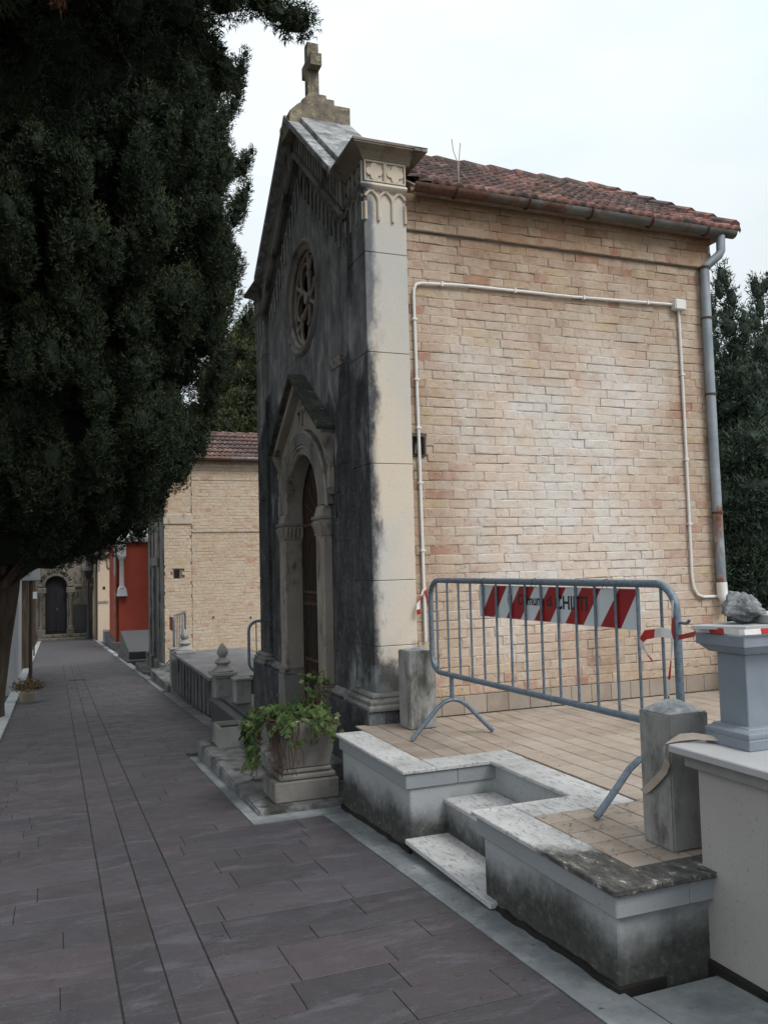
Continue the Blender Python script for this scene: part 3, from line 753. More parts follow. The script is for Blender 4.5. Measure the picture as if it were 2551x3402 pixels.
# --- front wall between the piers, cut into ashlar blocks, with door and rose openings
XW = 2.372
rose_c, rose_r = (YC, 4.25), 0.50
door_hw, spring = 0.575, 2.05
outer = [(6.66, -0.45), (YC-door_hw-0.02, -0.45), (YC-door_hw-0.02, spring)]
outer += [(YC+(door_hw+0.02)*math.cos(R(180-180*i/20)), spring+(door_hw+0.02)*math.sin(R(180*i/20))) for i in range(1, 20)]
outer += [(YC+door_hw+0.02, spring), (YC+door_hw+0.02, -0.45), (9.72, -0.45), (9.72, 4.75), (YC, 5.95), (6.66, 4.75)]
rose_hole = [(rose_c[0]+rose_r*math.cos(R(a)), rose_c[1]+rose_r*math.sin(R(a))) for a in range(0, 360, 12)]
full = MB(); full.prism(outer, 0, XW, XW+0.14, [rose_hole])
base_me = full.build('temp_front', 'facade_stone', ch); bm0 = bmesh.new(); bm0.from_mesh(base_me.data)
me_ = base_me.data; bpy.data.objects.remove(base_me); bpy.data.meshes.remove(me_)
o_ = off(ch)
zs = [-0.45, 0.40, 1.05, 1.72, 2.40, 3.02, 3.68, 4.33, 4.95, 6.0]
for r_ in range(len(zs)-1):
    cuts = [6.6, 7.45, 8.45, 8.95, 9.8] if r_ % 2 else [6.6, 7.0, 7.69, 8.95, 9.8]
    for a, b in zip(cuts[:-1], cuts[1:]):
        bm = bm0.copy()
        for co, no in (((0, a+0.0015, 0), (0, -1, 0)), ((0, b-0.0015, 0), (0, 1, 0)), ((0, 0, zs[r_]+0.0015), (0, 0, -1)), ((0, 0, zs[r_+1]-0.0015), (0, 0, 1))):
            gm_ = bm.verts[:]+bm.edges[:]+bm.faces[:]
            bmesh.ops.bisect_plane(bm, geom=gm_, plane_co=Vector(co)-o_, plane_no=no, clear_outer=True)
        if len(bm.faces) > 0:
            dx = random.uniform(-0.002, 0.002)
            for v in bm.verts: v.co.x += dx
            me = bpy.data.meshes.new('ashlar_block'); bm.to_mesh(me); me.materials.append(M['facade_stone'])
            o = bpy.data.objects.new('ashlar_block', me); COL.objects.link(o); o.parent = ch
        bm.free()
bm0.free()
back = MB()
back.prism([(6.3, -0.45), (YC-door_hw-0.03, -0.45), (YC-door_hw-0.03, spring)]+[(YC+(door_hw+0.03)*math.cos(R(180-180*i/20)), spring+(door_hw+0.03)*math.sin(R(180*i/20))) for i in range(1, 20)]
           +[(YC+door_hw+0.03, spring), (YC+door_hw+0.03, -0.45), (10.08, -0.45), (10.08, 4.6), (YC, 5.9), (6.3, 4.6)], 0, XW+0.02, XW+0.145, [[(rose_c[0]+(rose_r+.01)*math.cos(R(a)), rose_c[1]+(rose_r+.01)*math.sin(R(a))) for a in range(0, 360, 12)]])
back.build('gable_core', 'mortar_dark', ch)

# --- plinth and pier bases
PX = 2.245
for a, b in ((6.17, YC-0.86), (YC+0.86, YFAR+0.06)): quick('plinth', 'facade_stone', ch, 'box', PX, 2.40, a, b, -0.5, 0.37, bevel=0.012)
quick('plinth_return', 'facade_stone', ch, 'box', 2.401, 2.72, 6.172, 6.4, -0.5, 0.369, bevel=0.012)
prof = [(-0.02, 0.37), (0.078, 0.37), (0.085, 0.382), (0.085, 0.398), (0.072, 0.41), (0.062, 0.418), (0.068, 0.428), (0.066, 0.442), (0.05, 0.455), (0.036, 0.462), (0.042, 0.474), (0.038, 0.488), (0.02, 0.502), (-0.02, 0.505)]
for a, b in ((YN, YN+0.45), (YFAR-0.45, YFAR)):
    mb = MB(); mb.profile(prof, [(2.70, b), (XF, b), (XF, a), (2.70, a)]); mb.build('base_moulding', 'trim_dark', ch, smooth=True)
for q in ([(XW, YC-0.84), (XW, YN+0.46)], [(XW, YFAR-0.46), (XW, YC+0.84)]):
    mb = MB(); mb.profile([(-.02, .34), (0.05, 0.35), (0.05, 0.385), (0.02, 0.40), (0, 0.43), (-.02, 0.43)], q); mb.build('string_course', 'trim_dark', ch, smooth=True)

# --- pier heads: interlaced arcading, quatrefoil frieze, crowning cornice
def pier_head(y0, y1, near):
    smat = 'capital_stone' if near else 'trim_dark'
    body = quick('pier_head', 'pier_stone' if near else 'facade_stone', ch, 'box', XF, 2.70, y0, y1, 4.564, 4.79)
    # band moulding under the frieze
    mb = MB(); mb.profile([(-0.01, 4.535), (0.012, 4.54), (0.032, 4.555), (0.042, 4.572), (0.032, 4.59), (0.012, 4.604), (-0.01, 4.606)], [(2.70, y1), (XF, y1), (XF, y0), (2.70, y0)]); mb.build('band_moulding', 'pier_stone' if near else smat, ch, smooth=True)
    # arcading: bars standing proud
    def arcade(P, w, n, mat):
        for i in range(n+1):
            u = i*w; uu = min(max(u, 0.012), n*w-0.012)
            quick('pendant', mat, ch, 'tube', [P(uu, 4.44), P(uu, 4.29)], 0.0125, 6)
        for i in range(-1, n):
            pts = [(i*w+w+w*math.cos(R(a)), 4.44+0.112*math.sin(R(a))) for a in range(180, -1, -12)]
            pts = [p for p in pts if 0.008 <= p[0] <= n*w-0.008]
            if len(pts) > 2: quick('interlaced_arch', mat, ch, 'tube', [P(*p) for p in pts], 0.0115, 6)
    if near:
        arcade(lambda u, z: (XF+u, y0-0.008, z), 0.1235, 3, 'capital_stone')
    arcade(lambda u, z: (XF-0.008, y0+u, z), 0.15, 3, 'carved_stone')
    # quatrefoil panels
    def quatre(P, u0, u1, mat, sx_):
        fr = MB(); d = 0.020
        def bar(a, b, c, e):
            q = [P(a, c, 0), P(b, c, 0), P(b, e, 0), P(a, e, 0), P(a, c, d), P(b, c, d), P(b, e, d), P(a, e, d)]
            fr.add(q, [(0,3,2,1),(4,5,6,7),(0,1,5,4),(1,2,6,5),(2,3,7,6),(3,0,4,7)])
        b = 0.012
        bar(u0, u0+b, 4.61, 4.785); bar(u1-b, u1, 4.61, 4.785); bar(u0+b, u1-b, 4.61, 4.61+b); bar(u0+b, u1-b, 4.785-b, 4.785)
        fr.build('panel_frame', mat, ch, bevel=0.003)
        cu, cz = (u0+u1)/2, 4.6975; rr = 0.0325; pts = []
        for k in range(4):
            c = (cu+0.040*math.cos(R(90*k)), cz+0.040*math.sin(R(90*k)))
            pts += [(c[0]+rr*math.cos(R(90*k+a)), c[1]+rr*math.sin(R(90*k+a))) for a in range(-105, 106, 15)]
        q = MB(); n = len(pts)
        q.add([P(p[0], p[1], 0.0) for p in pts]+[P(p[0], p[1], 0.013) for p in pts],
              [tuple(range(n, 2*n))]+[(i, (i+1) % n, n+(i+1) % n, n+i) for i in range(n)])
        q.build('quatrefoil', mat, ch, bevel=0.002)
    if near:
        P = lambda u, z, d: (XF+u, y0-d, z)
        quatre(P, 0.004, 0.184, 'capital_stone', 1); quatre(P, 0.186, 0.366, 'capital_stone', 1)
    P2 = lambda u, z, d: (XF-d, y0+u, z)
    for k in range(2): quatre(P2, 0.004+k*0.222, 0.224+k*0.222, 'carved_stone', 1)
    # cornice
    cp = [(-0.02, 4.785), (0.006, 4.79), (0.012, 4.80), (0.02, 4.815), (0.05, 4.845), (0.095, 4.865), (0.118, 4.872), (0.118, 4.882), (0.125, 4.886), (0.125, 4.905), (-0.02, 4.92)]
    mb = MB(); mb.profile(cp, [(2.74, y1), (XF, y1), (XF, y0), (2.74, y0)]); mb.build('cornice', 'cornice_stone' if near else 'trim_dark', ch)
    quick('cornice_core', 'cornice_stone', ch, 'box', XF-0.11, 2.86, y0-0.11, y1+0.11, 4.878, 4.909, bevel=0.003)
    quick('cap_slab', 'coping_lichen', ch, 'frustum', XF-0.118, 2.868, y0-0.118, y1+0.118, 4.910, XF-0.02, 2.82, y0-0.02, y1+0.02, 4.955, bevel=0.004)
pier_head(YN, YN+0.45, True); pier_head(YFAR-0.45, YFAR, False)

# --- raking gable: coping, slatted frieze, torus, hanging arches
SLP = 0.834
A0 = YN+0.49; 
def rk(t, side):                 # underside of the coping at distance t from the axis
    return (YC-side*t, 4.861+SLP*((YC-A0)-t))
HW = YC-A0
nrm = math.hypot(1, SLP)
for side in (1, -1):
    def poly(t0, t1, d0, d1):    # band between vertical offsets d0..d1 below the coping underside
        p = [rk(t0, side), rk(t1, side)]
        return [(p[0][0], p[0][1]-d0), (p[1][0], p[1][1]-d0), (p[1][0], p[1][1]-d1), (p[0][0], p[0][1]-d1)]
    sd = 'coping_lichen'
    mb = MB(); mb.prism(poly(0.0, HW+0.0, -0.075, 0.0), 0, 2.20, 2.325); mb.build('coping_lip', sd, ch, bevel=0.006)
    n = 3
    for k in range(n):
        mb = MB(); mb.prism(poly(HW*k/n+0.002, HW*(k+1)/n-0.002, -0.135, 0.0), 0, 2.327, 2.87); mb.build('coping_stone', sd, ch, bevel=0.006)
    mb = MB(); mb.prism(poly(0.0, HW, -0.01, 0.31), 0, 2.318, 2.60); mb.build('frieze_band', 'facade_stone', ch)
    k = 0; t = 0.10
    while t < HW-0.02:
        a = t; b = t+0.055
        mb = MB(); mb.prism(poly(a, b, 0.035+0.004, 0.27), 0, 2.300, 2.319); mb.build('frieze_slat', 'carved_stone', ch, bevel=0.003)
        t += 0.088
    mb = MB(); mb.tube([(2.305, *[rk(0.0, side)[0], rk(0, side)[1]-0.335]), (2.305, rk(HW+.03, side)[0], rk(HW+.03, side)[1]-0.335)], 0.030, 8); mb.build('rake_torus', 'trim_dark', ch, smooth=True)
    mb = MB(); mb.tube([(2.305, *[rk(0.0, side)[0], rk(0, side)[1]-0.025]), (2.305, rk(HW, side)[0], rk(HW, side)[1]-0.025)], 0.020, 8); mb.build('rake_bead', 'carved_stone', ch, smooth=True)
    wA = 0.118; n = int((HW-0.06)/wA)
    for i in range(n):
        t0 = 0.05+i*wA; t1 = t0+wA
        z0 = rk(t0, side)[1]-0.43; z1 = rk(t1, side)[1]-0.43; ym = lambda t: YC-side*t
        zb = min(z0, z1)-0.20
        top = (z0+z1)/2-0.01
        for nm_, pts in (('hanging_arch', [(ym(t0), zb+0.0), (ym(t0), top-0.10), (ym(t0+wA*.12), top-0.06), (ym(t0+wA*.3), top-0.02), (ym(t0+wA*.5), top), (ym(t0+wA*.7), top-0.02), (ym(t0+wA*.88), top-0.06), (ym(t1), top-0.10), (ym(t1), top-0.16)]),):
            mb = MB(); mb.tube([(XW-0.010, p[0], p[1]) for p in pts], 0.0125, 6); mb.build(nm_, 'carved_stone', ch, smooth=True)
# saddle stone, stepped pedestal
sd = MB()
zt0 = rk(0, 1)[1]
sd.prism([(2.21, zt0-0.17), (2.21, zt0+0.02), (2.30, zt0+0.11), (2.345, zt0+0.14), (2.345, zt0-0.17)], 1, YC-0.20, YC+0.20)
sd.build('saddle_foot', 'ochre_lichen', ch, bevel=0.006)
sd = MB(); sd.prism([(2.346, zt0-0.17), (2.346, zt0+0.165), (2.40, zt0+0.215), (2.43, zt0+0.255), (2.61, zt0+0.255), (2.61, zt0+0.22), (2.695, zt0+0.22), (2.695, zt0+0.165), (2.865, zt0+0.165), (2.865, zt0-0.17)], 1, YC-0.19, YC+0.19)
sd.build('stepped_pedestal', 'ochre_lichen', ch, bevel=0.006)
# cross: a chunky latin cross seen almost edge on
cz = zt0+0.25; cxm = 2.515
cr_ = MB()
hs, ha = 0.055, 0.165
pts = [(YC-hs, cz), (YC-hs, cz+0.33), (YC-ha, cz+0.33), (YC-ha, cz+0.46), (YC-hs, cz+0.46), (YC-hs, cz+0.63), (YC+hs, cz+0.63), (YC+hs, cz+0.46), (YC+ha, cz+0.46), (YC+ha, cz+0.33), (YC+hs, cz+0.33), (YC+hs, cz)]
cr_.prism(pts, 0, cxm-0.06, cxm+0.06)
cr_.build('cross', 'ochre_lichen', ch, bevel=0.010, seg=2)

# --- rose window
rw = quick('rose_window', 'window_glass', ch, 'prism', [(rose_c[0]+0.50*math.cos(R(a)), rose_c[1]+0.50*math.sin(R(a))) for a in range(0, 360, 12)], 0, XW+0.16, XW+0.18)
def ring(r, x, rad, name, mat, seg=8):
    mb = MB(); mb.tube([(x, rose_c[0]+r*math.cos(R(a)), rose_c[1]+r*math.sin(R(a))) for a in range(0, 360, 10)], rad, seg, closed=True); mb.build(name, mat, rw, smooth=True)
ring(0.565, XW-0.012, 0.030, 'outer_ring', 'trim_dark'); ring(0.505, XW+0.012, 0.022, 'middle_ring', 'trim_stone'); ring(0.470, XW+0.055, 0.014, 'inner_ring', 'trim_stone')
mb = MB(); mb.prism(arc(rose_c, 0.60, 0, 354, 59), 0, XW-0.014, XW+0.03, [arc(rose_c, 0.50, 0, 354, 59)]); mb.build('outer_hoop', 'trim_dark', rw, bevel=0.006)
mb = MB(); mb.prism(arc(rose_c, 0.505, 0, 354, 59), 0, XW+0.05, XW+0.129, [arc(rose_c, 0.475, 0, 354, 59)]); mb.build('reveal_ring', 'trim_stone', rw)
XR = XW+0.075
mb = MB(); mb.prism(arc(rose_c, 0.062, 0, 345, 23), 0, XR-0.05, XR+0.02); mb.build('hub', 'trim_stone', rw, bevel=0.012)
for k in range(6):
    a = R(60*k+30); ux, uz = math.cos(a), math.sin(a)
    P = lambda r: (XR, rose_c[0]+ux*r, rose_c[1]+uz*r)
    quick('spoke', 'trim_stone', rw, 'tube', [P(0.05), P(0.10), P(0.24)], [0.026, 0.018, 0.026], 8, smooth=True)
    quick('spoke_capital', 'trim_stone', rw, 'tube', [P(0.235), P(0.25), P(0.27), P(0.285)], [0.026, 0.036, 0.036, 0.028], 8, smooth=True)
    # foil arch between this spoke and the next
    a2 = R(60*k+60)
    c = (rose_c[0]+0.318*math.cos(a2), rose_c[1]+0.318*math.sin(a2))
    pts = [(XR, c[0]+0.142*math.cos(a2+R(t)), c[1]+0.142*math.sin(a2+R(t))) for t in range(-105, 106, 15)]
    quick('foil_arch', 'trim_stone', rw, 'tube', pts, 0.0165, 8, smooth=True)
    quick('cusp', 'trim_stone', rw, 'tube', [P(0.28), P(0.47)], [0.020, 0.030], 6)

# --- lettering and a pale plaque
place_text('lettering', 'NOBILE', 0.125, 0.006, 'trim_stone', ch, (XW-0.008, 7.285, 3.285), (0, -1, 0), (0, 0, 1), width=0.33)
quick('plaque', 'trim_stone', ch, 'box', XW-0.012, XW+0.01, 8.86, 9.12, 3.24, 3.43, bevel=0.004)
for k, (dy, dz) in enumerate(((0.05, 0.12), (0.12, 0.125), (0.16, 0.13), (0.20, 0.135))):
    quick('plaque_hole', 'void_dark', ch, 'box', XW-0.0145, XW-0.005, 9.10-dy-0.02, 9.10-dy, 3.24+dz-0.03, 3.24+dz-0.01)

# --- doorway
dw = thing_parent = quick('doorway', 'trim_dark', ch, 'prism',
    [(YC-0.86, spring+0.02)]+[(YC+0.86*math.cos(R(180-180*i/28)), spring+0.02+0.86*0.93*math.sin(R(180*i/28))) for i in range(1, 28)]+[(YC+0.86, spring+0.02)]
    +[(YC+0.66, spring+0.02)]+[(YC+0.66*math.cos(R(180*i/28)), spring+0.02+0.66*math.sin(R(180*i/28))) for i in range(1, 28)]+[(YC-0.66, spring+0.02)], 0, 2.30, XW+0.01)
mb = MB(); mb.prism([(YC+0.66*math.cos(R(180-180*i/28)), spring+0.66*math.sin(R(180*i/28))) for i in range(29)]+[(YC+door_hw*math.cos(R(180*i/28)), spring+door_hw*math.sin(R(180*i/28))) for i in range(29)], 0, 2.325, XW+0.112)
mb.build('arch_reveal', 'trim_stone', dw)
for rr, xx_, rad in ((0.66, 2.318, 0.018), (0.60, 2.322, 0.016), (0.86, 2.31, 0.018)):
    mb = MB(); mb.tube([(xx_, YC+rr*math.cos(R(180-180*i/28)), spring+(rr*0.93 if rr > .8 else rr)*math.sin(R(180*i/28))) for i in range(29)], rad, 6); mb.build('archivolt', 'trim_stone', dw, smooth=True)
for s in (1, -1):
    ya, yb = sorted((YC+s*door_hw, YC+s*0.80))
    j = quick('jamb', 'trim_stone', dw, 'box', 2.285, XW+0.115, ya, yb, 0.42, 1.80, bevel=0.012)
    quick('jamb_base', 'trim_dark', dw, 'box', 2.262, XW+0.115, ya-0.015, yb+0.02, 0.365, 0.40, bevel=0.010)
    quick('jamb_base', 'trim_dark', dw, 'box', 2.272, XW+0.115, ya-0.01, yb+0.012, 0.40, 0.42, bevel=0.006)
    quick('jamb_plinth', 'trim_dark', dw, 'box', 2.255, XW+0.115, ya-0.005, yb+0.03, -0.3, 0.364, bevel=0.008)
    cap = quick('jamb_capital', 'trim_stone', dw, 'frustum', 2.285, XW+0.115, ya, yb, 1.80, 2.268, XW+0.12, ya-0.018, yb+0.018, 1.93)
    quick('abacus', 'trim_dark', dw, 'box', 2.25, XW+0.12, ya-0.03, yb+0.03, 1.93, 1.965, bevel=0.008)
    quick('astragal', 'trim_stone', dw, 'box', 2.275, XW+0.1155, ya-0.01, yb+0.01, 1.785, 1.805, bevel=0.006)
    quick('impost', 'trim_stone', dw, 'frustum', 2.275, XW+0.115, ya-0.005, yb+0.01, 1.965, 2.30, XW+0.115, ya, yb, 2.06)
    for k in range(5):
        yy_ = ya+0.02+k*(yb-ya-0.04)/4
        quick('leaf', 'trim_stone', cap, 'tube', [(2.282, yy_, 1.81), (2.266, yy_, 1.87), (2.258, yy_, 1.905), (2.268, yy_, 1.915)], [0.012, 0.016, 0.02, 0.008], 6, smooth=True)
    for k in range(5):
        xx_ = 2.31+k*0.042; yi = ya if s > 0 else yb
        quick('leaf', 'trim_stone', cap, 'tube', [(xx_, yi, 1.81), (xx_, yi-s*0.014, 1.87), (xx_, yi-s*0.02, 1.905), (xx_, yi-s*0.01, 1.915)], [0.012, 0.016, 0.02, 0.008], 6, smooth=True)
    # slim outer colonnette with bracket carrying the hood
    quick('colonnette', 'trim_stone', dw, 'box', 2.315, XW+0.01, YC+s*0.88-0.03, YC+s*0.88+0.03, spring+0.16, 2.70, bevel=0.01)
    quick('bracket', 'trim_stone', dw, 'prism', [(2.34, 2.40), (2.32, 2.42), (2.30, 2.50), (2.315, 2.56), (2.28, 2.62), (2.24, 2.72), (XW, 2.72), (XW, 2.40)], 1, YC+s*0.88-0.035, YC+s*0.88+0.035, bevel=0.006)
    quick('corbel', 'trim_dark', dw, 'frustum', 2.33, XW, YC+s*0.88-0.05, YC+s*0.88+0.05, spring+0.10, 2.30, XW, YC+s*0.88-0.06, YC+s*0.88+0.06, spring+0.16, bevel=0.006)
# tympanum and gabled hood
mb = MB(); mb.prism([(YC-0.93, 2.70), (YC-0.88, spring+0.10)]+[(YC+0.87*math.cos(R(180-180*i/28)), spring+0.02+0.87*.93*math.sin(R(180*i/28))) for i in range(2, 27)]+[(YC+0.88, spring+0.10), (YC+0.93, 2.70), (YC, 3.36)], 0, 2.345, XW+0.005)
mb.build('tympanum', 'trim_stone', dw)
hd = None
for s in (1, -1):
    p0, p1 = (YC, 3.40), (YC+s*0.95, 2.735)
    dx_, dz_ = p1[0]-p0[0], p1[1]-p0[1]; L = math.hypot(dx_, dz_); nx_, nz_ = -dz_/L*s, dx_/L*s
    q = [p0, p1, (p1[0]+nx_*0.045, p1[1]+nz_*0.045), (p0[0], p0[1]+0.055)]
    mb = MB(); mb.prism(q, 0, 2.20, XW+0.01); mb.build('hood_slab', 'moss_slate', dw, bevel=0.006)
    q = [(p0[0], p0[1]-0.001), (p1[0]-s*0.02, p1[1]+0.012), (p1[0]-s*0.06, p1[1]-0.03), (p0[0], p0[1]-0.085)]
    mb = MB(); mb.prism(q, 0, 2.255, XW+0.01); mb.build('hood_moulding', 'trim_stone', dw, bevel=0.008)
# small cross on the tympanum
mb = MB()
mb.box(2.325, 2.345, YC-0.02, YC+0.02, 2.93, 3.25); mb.build('tympanum_cross', 'trim_stone', dw, bevel=0.005)
for s in (1, -1):
    quick('cross_arm', 'trim_stone', dw, 'box', 2.325, 2.345, YC+min(s*0.021, s*0.115), YC+max(s*0.021, s*0.115), 3.08, 3.125, bevel=0.005)
    quick('cross_end', 'trim_stone', dw, 'box', 2.322, 2.345, YC+min(s*0.09, s*0.13), YC+max(s*0.09, s*0.13), 3.055, 3.079, bevel=0.004)
# iron gate in the opening
gt = quick('gate', 'void_dark', dw, 'box', XW+0.15, XW+0.17, YC-0.62, YC+0.62, -0.3, 2.65)
xg = XW+0.125
for k in range(13):
    yk = YC-0.54+k*0.09; top = spring+math.sqrt(max(0, door_hw**2-(yk-YC)**2))-0.03
    quick('bar', 'iron_rust' if k % 2 else 'iron_dark', gt, 'tube', [(xg, yk, -0.25), (xg, yk, top)], 0.009, 5)
for z in (-0.1, 0.52, 1.10, 1.22, 1.92): quick('rail', 'iron_rust', gt, 'box', xg-0.012, xg+0.012, YC-0.57, YC+0.57, z, z+0.028)
for k in range(12):
    yk = YC-0.495+k*0.09
    quick('scroll', 'iron_rust', gt, 'tube', [(xg-0.01, yk+0.032*math.cos(R(a)), 1.165+0.032*math.sin(R(a))) for a in range(0, 360, 40)], 0.006, 4, True)
for k in range(7):
    a = R(20+k*23.3)
    quick('fan_bar', 'iron_rust', gt, 'tube', [(xg, YC+0.08*math.cos(a), 1.98+0.08*math.sin(a)), (xg, YC+0.54*math.cos(a), 1.98+0.56*math.sin(a))], 0.009, 5)
# iron hook on the front
quick('hook', 'iron_dark', ch, 'tube', [(XW-0.01, 7.10, 2.16), (XW-0.05, 7.08, 2.15), (XW-0.06, 7.07, 2.05), (XW-0.05, 7.08, 1.96), (XW-0.03, 7.12, 1.93)], 0.008, 5)

# --- roof
def rz(y): return 4.63+(y-6.12)*0.62
rf = quick('roof', 'mortar_dark', ch, 'prism', [(6.16, rz(6.16)-0.06), (8.2, rz(8.2)-0.06), (10.24, rz(6.16)-0.06), (10.24, rz(6.16)-0.10), (6.16, rz(6.16)-0.10)], 0, 2.80, 6.0)
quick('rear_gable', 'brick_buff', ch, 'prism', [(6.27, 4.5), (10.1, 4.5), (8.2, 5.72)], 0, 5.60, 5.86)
def roof_tile_mesh(wd, ln, seed):
    """interlocking tile with two waves, nose at y=0 running up to y=ln"""
    rd = random.Random(seed); n = 13; vs = []; fs = []
    prof = []
    for i in range(n):
        u = i/(n-1); h = 0.028*max(0, math.sin(u*2*math.pi*1.0-0.5))**1.0+0.028*max(0, math.sin((u*2*math.pi*1.0-0.5)+math.pi))*0.55
        h = 0.030*abs(math.sin(u*2*math.pi))**0.8
        prof.append((u*wd, h))
    for j, yy_ in enumerate((0.0, 0.02, ln)):
        for (u, h) in prof:
            hh = h*(1.0 if j < 2 else 0.9)+(0.0 if j else -0.006)+rd.uniform(-.002, .002)
            vs.append((u, yy_, hh+(0.026 if j < 2 else -0.020)))
    for (u, h) in prof: vs.append((u, 0.004, h-0.014))
    for j in range(2):
        for i in range(n-1): fs.append((j*n+i, j*n+i+1, (j+1)*n+i+1, (j+1)*n+i))
    for i in range(n-1): fs.append((3*n+i, 3*n+i+1, i+1, i))
    me = bpy.data.meshes.new('roof_tile'); me.from_pydata(vs, [], fs); me.materials.append(M['terracotta'])
    me.polygons.foreach_set('use_smooth', [True]*len(me.polygons)); return me
tm = [roof_tile_mesh(0.206, 0.36, k) for k in range(5)]
ang = math.atan(0.62); exp_ = 0.285
rr_ = random.Random(3)
nrow = 9; ncol = 15
for j in range(nrow):
    s0 = j*exp_*math.cos(ang)
    for i in range(ncol+1):
        x = 2.87+i*0.203+rr_.uniform(-.006, .006)
        yy_ = 6.085+s0+rr_.uniform(-.012, .012)
        if yy_ > 8.15: continue
        link_copy('roof_tile', rr_.choice(tm), rf, (x, yy_, rz(yy_)-0.02+rr_.uniform(-.004, .006)), (ang+rr_.uniform(-.02, .02), 0, rr_.uniform(-.025, .025)))
# far slope (only its edge can show)
mb = MB(); mb.prism([(8.2, rz(8.2)-0.03), (10.27, rz(6.13)-0.03), (10.27, rz(6.13)-0.055), (8.2, rz(8.2)-0.055)], 0, 2.85, 6.05); mb.build('far_slope', 'terracotta', rf)
x = 2.9
while x < 6.0:
    mb = MB(); mb.tube([(x, 8.2, rz(8.2)-0.03), (x+0.02, 8.2, rz(8.2)-0.022), (x+0.40, 8.2, rz(8.2)-0.035)], [0.098, 0.102, 0.085], 10); mb.build('ridge_tile', 'terracotta', rf, smooth=True); x += 0.335
for j in range(7):
    s0 = 0.02+j*0.34*math.cos(ang)
    mb = MB(); y0_ = 6.09+s0; y1_ = y0_+0.40*math.cos(ang)
    mb.tube([(6.06, y0_, rz(y0_)+0.015), (6.06, y1_, rz(y1_)-0.005)], [0.075, 0.062], 8); mb.build('verge_tile', 'terracotta', rf, smooth=True)
# gutter: half round, in lengths, with straps
def gutter(x0, x1):
    n = 10; vs = []; fs = []; r0, r1 = 0.058, 0.052
    for x in (x0, x1):
        for r in (r0, r1):
            for k in range(n+1):
                a = math.pi+math.pi*k/n; vs.append((x, 6.125+r*math.cos(a), 4.595+r*math.sin(a)))
    m1 = n+1
    for k in range(n):
        fs += [(k, k+1, 2*m1+k+1, 2*m1+k), (m1+k, 3*m1+k, 3*m1+k+1, m1+k+1)]
    fs += [(0, 2*m1, 3*m1, m1), (n, m1+n, 3*m1+n, 2*m1+n)]
    for b in (0, 2*m1): fs += [(b+k, b+m1+k, b+m1+k+1, b+k+1) for k in range(n)]
    return vs, fs
xs_ = [2.72, 3.10, 3.79, 4.43, 5.08, 5.72, 6.06]
gtr = None
for a, b in zip(xs_[:-1], xs_[1:]):
    mb = MB(); mb.add(*gutter(a+0.001, b-0.001)); o = mb.build('gutter_length', 'gutter_metal', ch, smooth=True)
for x in xs_[1:-1]:
    mb = MB(); mb.tube([(x, 6.125+0.063*math.cos(R(a)), 4.595+0.063*math.sin(R(a))) for a in range(180, 361, 15)], 0.011, 5); mb.build('gutter_strap', 'bracket_rust', ch)
quick('gutter_end', 'gutter_metal', ch, 'prism', [(6.125+0.057*math.cos(R(a)), 4.595+0.057*math.sin(R(a))) for a in range(180, 361, 15)], 0, 6.061, 6.066)
# downpipe
dp = MB(); dp.tube([(5.91, 6.13, 4.56), (5.905, 6.13, 4.40), (5.885, 6.14, 4.36), (5.80, 6.19, 4.28), (5.765, 6.205, 4.25), (5.765, 6.205, 4.0)], 0.042, 10)
dpo = dp.build('downpipe', 'pipe_metal', ch, smooth=True)
dp = MB(); dp.tube([(5.762, 6.205, 4.02), (5.77, 6.205, 2.5), (5.785, 6.205, 1.25)], 0.045, 10); dp.build('pipe_length', 'pipe_metal', dpo, smooth=True)
dp = MB(); dp.tube([(5.785, 6.205, 1.26), (5.787, 6.203, 1.14), (5.815, 6.17, 1.07), (5.83, 6.15, 1.055)], 0.050, 10); dp.build('pipe_shoe', 'conduit_plastic', dpo, smooth=True)
for z in (4.24, 3.75, 3.02, 1.9): quick('pipe_clip', 'bracket_rust', dpo, 'tube', [(5.765+(4.0-z)*0.007, 6.205, z), (5.765+(4.0-z)*0.007, 6.205, z+0.018)], 0.052, 10)
# white conduit and junction box
yc_ = YW-0.025
cu = MB(); cu.tube([(2.775, yc_, 0.88), (2.765, yc_, 2.3), (2.752, yc_, 3.70), (2.756, yc_, 3.76), (2.775, yc_, 3.80), (2.82, yc_, 3.815), (3.2, yc_, 3.835), (4.3, yc_, 3.84), (5.40, yc_, 3.87)], 0.0135, 8)
cuo = cu.build('conduit', 'conduit_plastic', ch, smooth=True)
cu = MB(); cu.tube([(5.465, yc_, 3.85), (5.475, yc_, 2.9), (5.475, yc_, 1.32), (5.49, yc_, 1.22), (5.53, yc_, 1.155), (5.60, yc_, 1.13), (5.79, yc_, 1.13)], 0.0135, 8); cu.build('conduit_drop', 'conduit_plastic', cuo, smooth=True)
quick('junction_box', 'conduit_plastic', cuo, 'box', 5.395, 5.52, YW-0.075, YW, 3.815, 3.915, bevel=0.008, seg=2)
for (x, z) in ((2.753, 3.5), (2.758, 3.0), (2.763, 2.6), (2.767, 2.15), (2.77, 1.6), (5.474, 3.2), (5.475, 2.4), (5.476, 1.8)): quick('conduit_clip', 'conduit_plastic', cuo, 'box', x-0.019, x+0.019, YW-0.043, YW, z, z+0.016)
for (x, z) in ((3.0, 3.826), (3.7, 3.838), (4.4, 3.842), (5.1, 3.862)): quick('conduit_clip', 'conduit_plastic', cuo, 'box', x, x+0.016, YW-0.043, YW, z-0.019, z+0.019)
